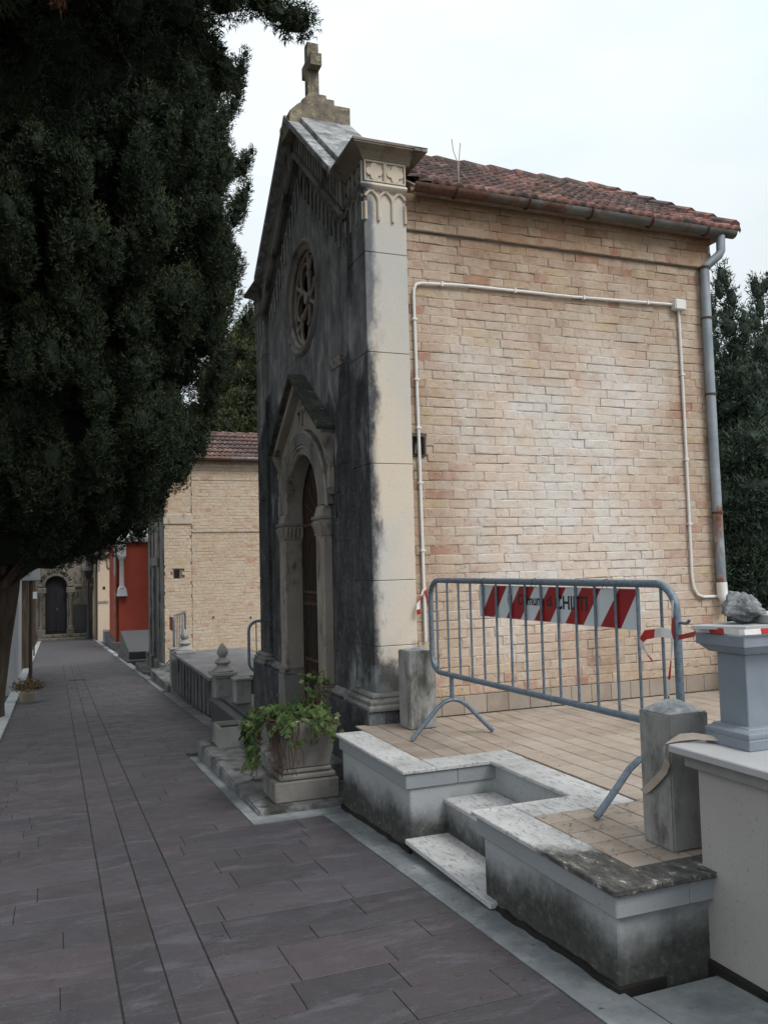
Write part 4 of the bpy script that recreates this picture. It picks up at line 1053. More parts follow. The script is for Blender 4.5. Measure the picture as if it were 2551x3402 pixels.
# dry twigs growing in the gutter
for pts in ([(3.18, 6.2, 4.62), (3.19, 6.22, 4.75), (3.20, 6.25, 4.90), (3.17, 6.27, 5.02), (3.165, 6.28, 5.12)], [(3.195, 6.23, 4.80), (3.22, 6.26, 4.95), (3.245, 6.28, 5.10)]):
    tw = MB(); tw.tube(pts, [0.004]*len(pts), 4); tag(tw.build('dry_stalk', 'twig'), 'thin dry grass stalk growing up from the roof gutter' if len(pts) > 3 else 'shorter thin dry stalk branching beside the tall one in the gutter', 'stalk')
# steps before the door
sp = thing('door_step', 'worn stone platform before the black chapel front', 'step', (1.8, 7.5, -0.4))
sl_ = MB(); sl_.box(1.375, 2.235, 6.11, 8.92, -0.50, -0.265); sl_.build('platform', 'step_stone', sp, bevel=0.012, seg=2)
quick('upper_step', 'step_stone', sp, 'box', 1.72, 2.25, 6.75, 9.0, -0.264, -0.12, bevel=0.012)
quick('threshold', 'step_stone', sp, 'box', 2.05, 2.6, YC-0.56, YC+0.56, -0.119, -0.02, bevel=0.01)

# ================================================================== crowd barriers
def barrier(label, P0, P1, zb, full=True, sign=False):
    t = thing('crowd_barrier', label, 'barrier', ((P0[0]+P1[0])/2, (P0[1]+P1[1])/2, zb), 'steel crowd barriers')
    a = Vector((P0[0], P0[1], 0)); d = Vector((P1[0]-P0[0], P1[1]-P0[1], 0)); L = d.length; d.normalize()
    nrm_ = Vector((d.y, -d.x, 0))
    P = lambda s, z, o=0.0: tuple(a+d*s+nrm_*o+Vector((0, 0, z)))
    z0, z1, r = zb+0.435, zb+1.108, 0.13
    pts = []
    for (cs, cz_, a0) in ((r, z1-r, 180), (L-r, z1-r, 90), (L-r, z0+r, 0), (r, z0+r, -90)):
        for k in range(7):
            an = R(a0-15*k); pts.append(P(cs+r*math.cos(an), cz_+r*math.sin(an)))
    mb = MB(); mb.tube(pts, 0.0195, 10, closed=True); mb.build('frame', 'galvanised', t, smooth=True)
    n = max(4, int(round((L-0.2)/0.157)))
    for k in range(n):
        s = 0.10+(L-0.2)*k/(n-1)
        e = r-math.sqrt(max(0, r*r-max(0, r-s)**2)) if s < r else (r-math.sqrt(max(0, r*r-max(0, s-(L-r))**2)) if s > L-r else 0)
        quick('bar', 'galvanised', t, 'tube', [P(s, z0+e), P(s, z1-e)], 0.0078, 6, smooth=True)
    for s in (0.30, L-0.24):
        f = MB(); f.tube([P(s, z0), P(s, zb+0.26)], 0.017, 8); ft = f.build('stem', 'galvanised', t, smooth=True)
        w_ = 0.325; pts = [P(s, zb+0.012, -w_), P(s, zb+0.13, -w_*0.62), P(s, zb+0.215, -w_*0.36), P(s, zb+0.252, -w_*0.18), P(s, zb+0.265, 0), P(s, zb+0.252, w_*0.18), P(s, zb+0.215, w_*0.36), P(s, zb+0.13, w_*0.62), P(s, zb+0.012, w_)]
        f = MB(); f.tube(pts, 0.0165, 8); f.build('foot', 'galvanised', t, smooth=True)
    for z in (zb+0.50, zb+0.93):
        quick('hook', 'galvanised', t, 'tube', [P(L+0.012, z), P(L+0.055, z-0.004), P(L+0.075, z+0.004), P(L+0.082, z+0.016)], 0.0075, 6, smooth=True)
    if sign:
        s0, s1, h0, h1 = sign; o0 = -0.020
        back = -1.0
        sg = MB()
        def pl(mb, q, oa, ob):
            n_ = len(q); mb.add([P(s, z, oa) for s, z in q]+[P(s, z, ob) for s, z in q], [tuple(range(n_))[::-1], tuple(range(n_, 2*n_))]+[(i, (i+1) % n_, n_+(i+1) % n_, n_+i) for i in range(n_)])
        so_ = -0.012 if False else 0.0
        side = SIGN_SIDE
        pl(sg, [(s0, h0), (s1, h0), (s1, h1), (s0, h1)], side*0.0125, side*0.0155)
        sgo = sg.build('sign_panel', 'sign_white', t)
        p_ = (s1-s0)/5.0; sh = 0.165
        for k in range(5):
            b0 = s0+0.02+k*p_*0.985; b1 = b0+p_*0.52
            q = [(b0, h0+0.003), (b1, h0+0.003), (min(b1+sh, s1-0.01), h1-0.003), (min(b0+sh, s1-0.01), h1-0.003)]
            m_ = MB(); pl(m_, q, side*0.0118, side*0.0124); m_.build('red_stripe', 'sign_red', sgo)
        o1 = a+d*(s0+0.475)+nrm_*(side*0.0112)
        place_text('lettering', 'Comune di', 0.088, 0.0004, 'sign_black', sgo, (o1.x, o1.y, h0+0.095), d, (0, 0, 1), width=0.37)
        o1 = a+d*(s0+0.875)+nrm_*(side*0.0112)
        place_text('lettering', 'CHIETI', 0.108, 0.0004, 'sign_black', sgo, (o1.x, o1.y, h0+0.083), d, (0, 0, 1), width=0.30)
        # small outlined shield emblem
        cs, cz_ = s0+0.385, h0+0.115
        for q in ([(-.022, .03), (.022, .03), (.022, -.012), (0, -.036), (-.022, -.012)],):
            m_ = MB(); m_.tube([P(cs+x, cz_+z, side*0.0112) for x, z in q], 0.002, 4, closed=True); m_.tube([P(cs-.02, cz_+.045, side*.0112), P(cs-.01, cz_+.055, side*.0112), P(cs, cz_+.045, side*.0112), P(cs+.01, cz_+.055, side*.0112), P(cs+.02, cz_+.045, side*.0112)], 0.002, 4)
            m_.tube([P(cs, cz_+.028, side*.0112), P(cs, cz_-.03, side*.0112)], 0.002, 4); m_.tube([P(cs-.02, cz_+.005, side*.0112), P(cs+.02, cz_+.005, side*.0112)], 0.002, 4)
            m_.build('emblem', 'sign_black', sgo)
        for s in (s0+0.08, (s0+s1)/2-0.12, s1-0.25):
            quick('wire_tie', 'iron_dark', t, 'tube', [P(s, z1-0.03, -side*0.022), P(s+0.01, z1+0.015, -side*0.015), P(s+0.015, z1+0.023, 0), P(s+0.01, z1+0.01, side*0.021), P(s-0.02, z1-0.03, side*0.02)], 0.0022, 4)
    return t, P, L
SIGN_SIDE = -1.0          # nrm_ points to -x (towards the path) for this run, so the panel hangs on the wall side
b1, BP, BL = barrier('grey steel crowd barrier with red and white striped sign on the terrace', (2.628, 5.80), (2.72, 3.215), TZ, sign=(0.715, 2.32, 1.14, 1.348))
barrier('steel crowd barrier half hidden behind the left edge of the black chapel front', (2.42, 11.25), (4.5, 11.1), -0.32)
SIGN_SIDE = -1.0
b3, _, _ = barrier('small far steel crowd barrier beside the finial against the second brick chapel', (2.24, 17.5), (2.64, 18.7), -0.53)
quick('sign_panel', 'brick_red', b3, 'box', 2.275, 2.285, 17.62, 18.45, 0.24, 0.52)

def tape(label, pts, wd, up, period=0.09, start=0, mats=('tape_white', 'tape_red')):
    """thin plastic ribbon, folded along its path"""
    pts = [Vector(p) for p in pts]; mb = MB(); vs = []; fs = []; mi = []
    acc = 0
    for i, p in enumerate(pts):
        u = Vector(up[i] if isinstance(up, list) else up).normalized()*wd/2
        vs += [p-u, p+u]
        if i: 
            fs.append((2*i-2, 2*i, 2*i+1, 2*i-1)); acc += (p-pts[i-1]).length; mi.append((int(acc/period)+start) % 2)
    mb.add(vs, fs); o = mb.build('barrier_tape', mats[0]); o.data.materials.append(M[mats[1]])
    for f, k in zip(o.data.polygons, mi): f.material_index = k
    so_ = o.modifiers.new('thickness', 'SOLIDIFY'); so_.thickness = 0.0012
    return tag(o, label, 'tape', 'plastic barrier tapes')
rt = random.Random(9)
def wob(a, b, n, s): return [Vector(a).lerp(Vector(b), i/n)+Vector((rt.uniform(-s, s), rt.uniform(-s, s), rt.uniform(-s, s))) for i in range(n+1)]
e1 = Vector(BP(BL, 0)); 
tape('red and white tape strung from the barrier to the grey pedestal', [(e1.x, e1.y, 1.125), (2.68, 3.12, 1.14), (2.63, 3.0, 1.16), (2.56, 2.9, 1.195), (2.50, 2.85, 1.2), (2.462, 2.80, 1.203), (2.462, 2.72, 1.204), (2.462, 2.64, 1.205), (2.462, 2.56, 1.206), (2.47, 2.542, 1.206), (2.55, 2.541, 1.206), (2.65, 2.541, 1.205), (2.75, 2.541, 1.205)], 0.022, (0.0, 0.15, 1), 0.07)
tape('crumpled red and white tape end knotted on the barrier corner', [(e1.x-.03, e1.y+.0, 1.14), (e1.x-.05, e1.y+.05, 1.15), (e1.x-.05, e1.y+.10, 1.14), (e1.x-.055, e1.y+.16, 1.13), (e1.x-.05, e1.y+.20, 1.10), (e1.x-.05, e1.y+.19, 1.06), (e1.x-.05, e1.y+.15, 1.03), (e1.x-.055, e1.y+.13, 1.01)], 0.045, [(0, .3, 1), (0, .1, 1), (0, -.2, 1), (0, .3, 1), (0.3, 1, .4), (0, 1, .2), (0, 1, .5), (0, 1, .8)], 0.11)
tape('pale tape tail hanging down the right end of the barrier', [(e1.x-.028, e1.y-.01, 1.30), (e1.x-.03, e1.y-.005, 1.22), (e1.x-.03, e1.y+.0, 1.12), (e1.x-.035, e1.y+.01, 1.02), (e1.x-.035, e1.y+.03, 0.93), (e1.x-.03, e1.y+.045, 0.85), (e1.x-.03, e1.y+.05, 0.74), (e1.x-.03, e1.y+.055, 0.66)], 0.022, [(.2, 1, 0), (.5, 1, 0), (.1, 1, .1), (.6, 1, 0), (.2, 1, 0), (.4, 1, 0), (.1, 1, 0), (.2, 1, 0)], 0.10)
b0_ = Vector(BP(0, 0))
tape('red and white tape knotted on the white conduit beside the pier', [(2.76, 6.205, 1.30), (2.735, 6.20, 1.25), (2.70, 6.19, 1.20), (2.69, 6.18, 1.14), (2.70, 6.19, 1.10)], 0.035, [(1, 0, .2), (1, .3, .5), (.8, 0, .6), (1, .3, .2), (.9, 0, .1)], 0.07)
tape('red and white tape stretched from the conduit to the left barrier end', [(2.77, 6.205, 1.29), (2.74, 6.12, 1.25), (2.70, 6.02, 1.22), (2.655, 5.91, 1.17), (2.605, 5.82, 1.12), (2.60, 5.79, 1.07)], 0.040, [(1, 0, .6), (.6, .2, 1), (.3, 0, 1), (.2, .2, 1), (.2, .1, 1), (.2, 0, 1)], 0.06)
tape('dirty brown tape trailing over the stone post and tomb slab', [(2.545, 2.70, 0.752), (2.50, 2.76, 0.762), (2.45, 2.82, 0.765), (2.40, 2.855, 0.758), (2.352, 2.868, 0.742), (2.335, 2.875, 0.705), (2.372, 2.90, 0.655), (2.392, 2.95, 0.60), (2.396, 3.02, 0.54), (2.396, 3.07, 0.50), (2.397, 3.10, 0.48)], 0.036, [(.4, .5, .6), (0, 1, .5), (.3, .6, .5), (.5, .4, .6), (1, .3, .3), (.5, 1, .3), (0, .8, .5), (0, .9, .4), (0, .8, .6), (0, .9, .5), (0, 1, .3)], 9, mats=('tape_brown', 'tape_brown'))

# ================================================================== white tomb with pedestal, right foreground
tb = thing('tomb', 'pale plastered tomb with overhanging stone slab in the right foreground', 'tomb', (3.3, 1.6, -0.1))
quick('body', 'tomb_plaster', tb, 'box', 2.415, 4.2, 0.3, 2.775, -0.4, 0.655, bevel=0.006)
quick('fascia', 'grey_concrete', tb, 'box', 2.375, 4.24, 0.26, 2.805, 0.655, 0.708, bevel=0.004)
quick('slab', 'pale_marble', tb, 'box', 2.33, 4.3, 0.2, 2.842, 0.709, 0.74, bevel=0.004)
quick('footing', 'void_dark', tb, 'box', 2.40, 4.2, 0.3, 2.77, -0.42, -0.085, bevel=0.01)
pd = thing('pedestal', 'grey marble pedestal with square cap standing on the white tomb', 'pedestal', (2.62, 2.70, 0.74))
quick('base', 'grey_marble', pd, 'box', 2.502, 2.762, 2.579, 2.819, 0.7405, 0.782, bevel=0.003)
mb = MB(); mb.profile([(-0.05, 0.782), (0.0, 0.782), (0.004, 0.792), (0.002, 0.803), (-0.008, 0.811), (-0.016, 0.815), (-0.02, 0.822), (-0.034, 0.826), (-0.05, 0.826)], [(2.502+.004, 2.815), (2.506, 2.583), (2.758, 2.583), (2.758, 2.815)], closed=True); mb.build('base_moulding', 'grey_marble', pd, smooth=True)
quick('shaft', 'grey_marble', pd, 'box', 2.544, 2.722, 2.621, 2.775, 0.80, 1.11, bevel=0.003)
quick('necking', 'grey_marble', pd, 'frustum', 2.522, 2.742, 2.60, 2.795, 1.111, 2.482, 2.782, 2.56, 2.812, 1.143, bevel=0.002)
quick('cap', 'grey_marble', pd, 'box', 2.474, 2.79, 2.552, 2.818, 1.1435, 1.19, bevel=0.003)
mt = MB(); mt.prism([(2.405, 2.76), (2.52, 2.585), (2.90, 2.64), (2.85, 2.87)], 2, 1.2075, 1.2235)
tag(mt.build('marble_tile', 'pale_marble', bevel=0.002), 'broken white marble tile lying across the pedestal cap', 'tile')
mt = MB(); mt.prism([(2.49, 2.80), (2.50, 2.57), (2.77, 2.58), (2.77, 2.80)], 2, 1.191, 1.206)
tag(mt.build('marble_tile', 'grey_marble', bevel=0.002), 'grey marble tile under the broken white one on the pedestal', 'tile')
mt = MB(); mt.prism([(2.66, 2.60), (2.95, 2.63), (2.93, 2.80), (2.68, 2.78)], 2, 1.224, 1.262)
tag(mt.build('marble_tile', 'pale_marble', bevel=0.003), 'thick white marble piece behind the glazed rock', 'tile')
bm = bmesh.new(); bmesh.ops.create_icosphere(bm, subdivisions=4, radius=1.0)
for v in bm.verts:
    p = v.co.normalized(); n1_ = mnoise.fractal(p*1.6+Vector((3, 1, 7)), 1.0, 2.0, 5); n2_ = mnoise.fractal(p*5+Vector((1, 9, 2)), 1.0, 2.0, 4)
    r_ = 1+0.26*n1_+0.16*n2_
    q = p*r_
    hx = q.x; q.z *= 0.82
    # high shoulder on the left, sloping down to the right
    top = 1.25-0.55*(hx+0.5); q.z = q.z*(top if q.z > 0 else 0.62)
    v.co = Vector((2.625+q.x*0.084, 2.70+q.y*0.075, 1.275+q.z*0.082))
    v.co.z = max(v.co.z, 1.2245)
me = bpy.data.meshes.new('rock'); bm.to_mesh(me); bm.free(); me.materials.append(M['rock_glazed']); me.polygons.foreach_set('use_smooth', [True]*len(me.polygons))
o = bpy.data.objects.new('rock', me); COL.objects.link(o); tag(o, 'knobbly grey glazed rock lying on top of the pedestal', 'rock')

# ================================================================== planter in front of the chapel
pb = thing('planter', 'square tapered stone planter on a block before the chapel door', 'planter', (1.77, 6.48, -0.265))
quick('block', 'pot_stone', pb, 'box', 1.53, 2.035, 6.275, 6.66, -0.264, -0.115, bevel=0.008)
quick('foot', 'pot_stone', pb, 'box', 1.575, 2.02, 6.30, 6.68, -0.114, -0.072, bevel=0.012)
quick('foot_moulding', 'pot_stone', pb, 'box', 1.60, 1.995, 6.325, 6.66, -0.071, -0.035, bevel=0.012)
pt_ = MB(); pt_.frustum(1.615, 1.98, 6.34, 6.64, -0.034, 1.545, 2.045, 6.27, 6.72, 0.335)
pt_.build('pot', 'pot_stone', pb, bevel=0.008)
quick('soil', 'soil', pb, 'box', 1.57, 2.02, 6.295, 6.695, 0.336, 0.345)
def leaf_mesh(name, mat, parent, tris, tone):
    """tris: (n,3,3) array of world triangles"""
    o_ = off(parent) if parent else Vector((0, 0, 0)); n = len(tris)
    me = bpy.data.meshes.new(name); v = np.asarray(tris, dtype=np.float32).reshape(-1, 3)-np.array(o_, dtype=np.float32)
    me.vertices.add(3*n); me.vertices.foreach_set('co', v.ravel())
    me.loops.add(3*n); me.loops.foreach_set('vertex_index', np.arange(3*n, dtype=np.int32))
    me.polygons.add(n); me.polygons.foreach_set('loop_start', np.arange(0, 3*n, 3, dtype=np.int32))
    at = me.attributes.new('tone', 'FLOAT', 'POINT'); at.data.foreach_set('value', np.repeat(np.asarray(tone, dtype=np.float32), 3))
    me.update(); me.validate(); me.materials.append(M[mat])
    o = bpy.data.objects.new(name, me); COL.objects.link(o)
    if parent: o.parent = parent
    return o
def rosettes(centers, normals, rs, rng, k=9):
    out = []; tn = []
    for c, n, r in zip(centers, normals, rs):
        n = n/np.linalg.norm(n); a = np.cross(n, [0.3, 0.2, 0.9]); a /= np.linalg.norm(a); b = np.cross(n, a); base = rng.random()*0.85-.1
        for ring_, (rr, lift, kk) in enumerate(((1.0, 0.18, k), (0.62, 0.55, k-2), (0.3, .8, 4))):
            for i in range(kk):
                t = 2*math.pi*(i+0.5*ring_)/kk+rng.normal()*0.15; d = a*math.cos(t)+b*math.sin(t); s = -a*math.sin(t)+b*math.cos(t)
                L = r*rr*rng.uniform(.8, 1.2); wv = L*0.20
                p0 = c; tip = c+d*L+n*L*lift; m1 = c+d*L*0.72+n*L*lift*0.6+s*wv; m2 = c+d*L*0.72+n*L*lift*0.6-s*wv
                out += [[p0, m1, tip], [p0, tip, m2]]; tt = base+ring_*0.14+rng.uniform(0, .12); tn += [tt, tt]
    return out, tn
rng = np.random.default_rng(4)
sp_ = thing('succulent_plant', 'bright green trailing succulent spilling over the stone planter', 'plant', (1.78, 6.49, 0.345))
cs = []; ns = []; rs = []; stems = MB()
for i in range(170):                       # mound on the soil
    x, y = rng.uniform(1.53, 2.0), rng.uniform(6.26, 6.70); h = 0.355+0.05*rng.random()
    cs.append(np.array([x, y, h])); ns.append(np.array([rng.normal()*.5-.25, rng.normal()*.4-.35, 1.0])); rs.append(rng.uniform(.022, .038))
for i in range(46):                        # strands hanging over the left and front
    left = rng.random() < 0.66
    if left: p = np.array([1.545, rng.uniform(6.24, 6.74), 0.34]); dr = np.array([-1, rng.normal()*.35-.1, 0])
    else: p = np.array([rng.uniform(1.55, 1.98), 6.27, 0.34]); dr = np.array([rng.normal()*.35-.1, -1, 0])
    L = rng.uniform(.12, .48) if left else rng.uniform(.06, .26); pts = [tuple(p-dr*0.05)]; n = int(L/0.036)+2
    for k in range(n):
        q = p+dr*(0.05+0.10*math.sin(min(1.5, k*0.32)))*(1.0 if left else .6)+np.array([0, 0, 0.03-L*(k/n)**1.3]); q[:2] += rng.normal(size=2)*0.018
        pts.append(tuple(q)); 
        if rng.random() < .9: cs.append(q+rng.normal(size=3)*.012+dr*.012); ns.append(dr*.9+np.array([0, 0, .55])+rng.normal(size=3)*.35); rs.append(rng.uniform(.022, .037))
    stems.tube(pts, 0.0035, 4)
for i in range(60):                        # upright shoots at the right rear
    x, y = rng.uniform(1.84, 2.06), rng.uniform(6.50, 6.74); z = rng.uniform(.40, .66)
    cs.append(np.array([x, y, z])); ns.append(np.array([rng.normal()*.6, rng.normal()*.6-.3, .9])); rs.append(rng.uniform(.022, .036))
    if i % 3 == 0: stems.tube([(x, y, .34), (x+.01, y, z)], 0.004, 4)
for i in range(22):                        # bare dead runners
    x = rng.uniform(1.5, 1.75); y = rng.uniform(6.20, 6.27); z = 0.34
    pts = [(x, y+.04, z)]
    for k in range(6): x += rng.normal()*.012; y += rng.normal()*.008-.004; z -= rng.uniform(.03, .09); pts.append((x, y, z))
    stems.tube(pts, 0.0028, 4)
tr, tn = rosettes(cs, ns, rs, rng)
leaf_mesh('foliage', 'succulent_leaf', sp_, tr, tn); kind(stems.build('stems', 'bracket_rust', sp_), 'stuff')
gt_, gn_ = [], []
for i in range(70):                        # grassy blades behind
    p = np.array([rng.uniform(1.6, 1.95), rng.uniform(6.4, 6.7), .345]); d = np.array([rng.normal()*.3, rng.normal()*.3, 1.0])*rng.uniform(.08, .22); s = np.array([.004, .003, 0])
    gt_.append([p-s, p+s, p+d]); gn_.append(rng.random()*.4)
leaf_mesh('grass_blades', 'succulent_leaf', sp_, gt_, gn_)
tg = thing('stone_trough', 'small empty stone trough on the platform left of the planter', 'trough', (1.64, 8.6, -0.265))
mb = MB(); mb.box(1.51, 1.535, 8.45, 8.84, -0.264, -0.07); mb.box(1.765, 1.79, 8.45, 8.84, -0.264, -0.07); mb.box(1.535, 1.765, 8.45, 8.475, -0.264, -0.07); mb.box(1.535, 1.765, 8.815, 8.84, -0.264, -0.07); mb.box(1.535, 1.765, 8.475, 8.815, -0.264, -0.22)
mb.build('basin', 'grey_concrete', tg); quick('soil', 'soil', tg, 'box', 1.536, 1.764, 8.476, 8.814, -0.219, -0.11)

# ================================================================== graves between the chapels
gv = thing('black_grave', 'low black marble grave beside the path past the chapel front', 'grave', (2.2, 10.4, -0.55))
mb = MB(); mb.frustum(1.93, 3.0, 9.45, 11.3, -0.60, 1.90, 3.0, 9.42, 11.35, -0.20); mb.build('body', 'black_marble', gv, bevel=0.01)
quick('inner_step', 'black_marble', gv, 'box', 2.02, 2.9, 9.6, 11.2, -0.199, -0.17, bevel=0.006)
def gpost(label, x0, x1, y0, y1, z0, z1):
    t = thing('grave_post', label, 'post', ((x0+x1)/2, (y0+y1)/2, z0), 'stone posts of the graves')
    quick('shaft', 'grey_concrete', t, 'box', x0, x1, y0, y1, z0, z1, bevel=0.008)
    quick('cap', 'grey_concrete', t, 'box', x0-0.02, x1+0.02, y0-0.02, y1+0.02, z1+0.001, z1+0.035, bevel=0.008)
gpost('square stone post with flat cap standing on the black grave', 2.08, 2.27, 10.45, 10.68, -0.169, 0.11)
gpost('smaller stone post right of the taller one on the black grave', 2.27, 2.42, 9.95, 10.12, -0.169, 0.0)
gpost('stone post carrying the nearer carved finial', 2.02, 2.25, 11.52, 11.78, -0.6, 0.02)
gpost('stone post at the far corner of the large grey tomb', 2.0, 2.2, 16.05, 16.25, -0.8, 0.02)
lt = thing('ledger_tomb', 'large low tomb with veined grey marble lid between the chapels', 'tomb', (2.7, 13.9, -0.7))
quick('body', 'dark_tomb', lt, 'box', 2.07, 3.3, 11.92, 15.85, -0.85, -0.051)
for k in range(11):
    y0 = 11.93+k*0.355; quick('side_pilaster', 'dark_tomb', lt, 'box', 2.055, 2.069, y0, y0+0.16, -0.75, -0.051, bevel=0.006)
quick('footing', 'dark_tomb', lt, 'box', 1.98, 3.3, 11.88, 15.9, -0.95, -0.66, bevel=0.01)
quick('lid', 'lid_marble', lt, 'box', 1.99, 3.38, 11.85, 15.95, -0.05, 0.0, bevel=0.008)
def finial(label, x, y, z):
    t = thing('stone_finial', label, 'finial', (x, y, z), 'carved stone finials on the graves')
    quick('base_slab', 'finial_stone', t, 'box', x-0.17, x+0.17, y-0.17, y+0.17, z, z+0.045, bevel=0.006)
    mb = MB(); mb.lathe([(0.155, z+0.045), (0.16, z+0.06), (0.13, z+0.085), (0.085, z+0.12), (0.07, z+0.135), (0.10, z+0.155), (0.115, z+0.175), (0.095, z+0.20), (0.055, z+0.225), (0.05, z+0.245), (0.06, z+0.25)], x, y, 20); mb.build('stem', 'finial_stone', t, smooth=True)
    mb = MB(); mb.lathe([(0.045, z+0.25), (0.068, z+0.28), (0.072, z+0.31), (0.062, z+0.345), (0.04, z+0.385), (0.018, z+0.415), (0.004, z+0.43)], x, y, 14)
    # twisted flame: spiral fluting
    mb.v = [(x+(vx-x)*(1+0.10*math.cos(4*math.atan2(vy-y, vx-x)+(vz-z)*22)), y+(vy-y)*(1+0.10*math.cos(4*math.atan2(vy-y, vx-x)+(vz-z)*22)), vz) for vx, vy, vz in mb.v]
    mb.build('flame', 'finial_stone', t, smooth=True)
finial('carved flame finial nearest the black chapel front', 2.14, 11.65, 0.056)
finial('carved flame finial farther off beside the small barrier', 2.19, 15.62, 0.001)
st = thing('grave_step', 'broad grey stone step at the corner of the second chapel', 'step', (2.2, 17.6, -0.8))
quick('slab', 'step_stone', st, 'box', 1.93, 2.9, 16.1, 19.0, -0.9, -0.62, bevel=0.01)
st = thing('grave_step', 'low stone step at the second chapel doorway', 'step', (2.1, 21.2, -0.98))
quick('slab', 'step_stone', st, 'box', 1.93, 2.5, 20.4, 22.6, -1.1, -0.84, bevel=0.01)
dt = thing('dark_grave', 'sloping dark slab grave in front of the red chapel', 'grave', (2.6, 27, -1.2))
mb = MB(); mb.prism([(25.2, -1.25), (25.2, -0.80), (28.6, -0.42), (28.6, -1.35)], 0, 1.98, 3.1); mb.build('slab', 'black_marble', dt, bevel=0.01)
quick('kerb', 'dark_tomb', dt, 'box', 1.92, 3.2, 24.9, 28.9, -1.35, -1.02, bevel=0.01)

# ================================================================== second brick chapel
c2 = thing('brick_chapel', 'buff brick chapel with dark stone doorway beyond the graves', 'chapel', (3.8, 20.8, -0.9))
Y2, X2 = 19.2, 2.26
quick('wall_core', 'mortar_dark', c2, 'box', X2+0.02, 5.5, Y2+0.012, 22.3, -1.2, 4.0)
rb2 = random.Random(21); mb = MB()
nb2 = 0
for x, L, z, h in brick_layout(X2+0.61, 5.4, -0.75, 3.98, rb2, 0.0735, 0.0735, 0.25, 0.12):
    d_ = 0.016+(0.025 if z > 3.72 else 0)+(0.012 if 3.50 < z < 3.72 else 0)+(0.012 if z > 2.33 else 0)
    v_, f_ = brick_mesh(L, h, d_, rb2); nb2 += 1; mb.tn = rb2.random()+.001; mb.add([(x+a, Y2+0.012+b, z+c) for a, b, c in v_], f_)
for x, L, z, h in brick_layout(X2+0.005, X2+0.60, -0.75, 3.66, rb2, 0.0735, 0.0735, 0.25, 0.12):
    if 1.24 < z < 1.50 and X2+0.20 < x+L/2 < X2+0.36: continue
    v_, f_ = brick_mesh(L, h, 0.030, rb2); nb2 += 1; mb.tn = rb2.random()+.001; mb.add([(x+a, Y2+0.012+b, z+c) for a, b, c in v_], f_)
o = mb.build('brick_field', 'brick_buff_far', c2); set_edge(o.data, nb2); kind(o, 'stuff')
quick('pier_band', 'capital_stone', c2, 'box', X2-0.01, X2+0.61, Y2-0.045, Y2+0.02, 2.52, 2.74, bevel=0.008)
quick('wall_band', 'mortar_dark', c2, 'box', X2+0.61, 5.4, Y2-0.016, Y2+0.011, 2.322, 2.333)
quick('pier_cornice', 'cornice_stone', c2, 'box', X2-0.18, X2+0.62, Y2-0.20, Y2+0.3, 3.80, 3.92, bevel=0.02)
quick('pier_cornice', 'cornice_stone', c2, 'box', X2-0.08, X2+0.55, Y2-0.10, Y2+0.3, 3.68, 3.799, bevel=0.02)
quick('vent', 'void_dark', c2, 'box', X2+0.22, X2+0.34, Y2-0.002, Y2+0.011, 1.24, 1.50)
for (x, z0, z1) in ((3.33, -0.05, 0.42), (4.18, 0.05, 0.38)):
    quick('rusty_pin', 'bracket_rust', c2, 'tube', [(x, Y2-0.03, z1), (x, Y2+0.0, z1)], 0.02, 6)
# front face of chapel two: stone piers, recessed door
quick('front_wall', 'facade_stone', c2, 'box', X2+0.03, X2+0.3, Y2+0.05, 22.38, -1.3, 3.9)
for a, b in ((Y2-0.0, Y2+0.62), (20.05, 20.5), (21.2, 21.6), (21.9, 22.4)):
    quick('front_pier', 'trim_dark', c2, 'box', X2-0.02, X2+0.2, a+0.02, b, -0.55, 3.66, bevel=0.01)
    quick('front_plinth', 'trim_dark', c2, 'box', X2-0.09, X2+0.25, a-0.02, b+0.05, -1.3, -0.55, bevel=0.02)
quick('door', 'door_dark', c2, 'box', X2+0.01, X2+0.03, 20.5, 21.2, -0.9, 1.6)
quick('lintel', 'trim_dark', c2, 'box', X2-0.06, X2+0.2, 20.0, 21.65, 1.6, 1.8, bevel=0.01)
quick('front_cornice', 'cornice_stone', c2, 'box', X2-0.16, X2+0.3, Y2+0.30, 22.5, 3.70, 3.92, bevel=0.03)
# its tiled roof
rf2 = quick('roof', 'mortar_dark', c2, 'prism', [(19.05, 4.00), (20.85, 4.80), (22.6, 4.00)], 0, X2+0.25, 5.6)
mb = MB(); rr2 = random.Random(8); me0 = roof_tile_mesh(0.24, 0.42, 3)
tv = [tuple(v.co) for v in me0.vertices]; tf = [tuple(p.vertices) for p in me0.polygons]; a2_ = math.atan(0.445)
for j in range(6):
    for i in range(14):
        x = X2+0.22+i*0.236; y = 19.02+j*0.31; z = 4.03+j*0.31*0.445; mb.tn = rr2.random()
        mb.add([(x+v[0], y+v[1]*math.cos(a2_)-v[2]*math.sin(a2_), z+v[1]*math.sin(a2_)+v[2]*math.cos(a2_)+rr2.uniform(-.004, .004)) for v in tv], tf)
kind(mb.build('roof_tile_field', 'terracotta', rf2, smooth=True), 'stuff')
x = X2+0.25
while x < 5.5:
    mb = MB(); mb.tube([(x, 20.85, 4.81), (x+0.40, 20.85, 4.80)], [0.11, 0.09], 8); mb.build('ridge_tile', 'terracotta', rf2, smooth=True); x += 0.34
mb = MB(); mb.tube([(X2+0.2, 18.98, 3.99), (5.6, 18.98, 3.99)], 0.055, 8); mb.build('gutter', 'gutter_metal', c2, smooth=True)

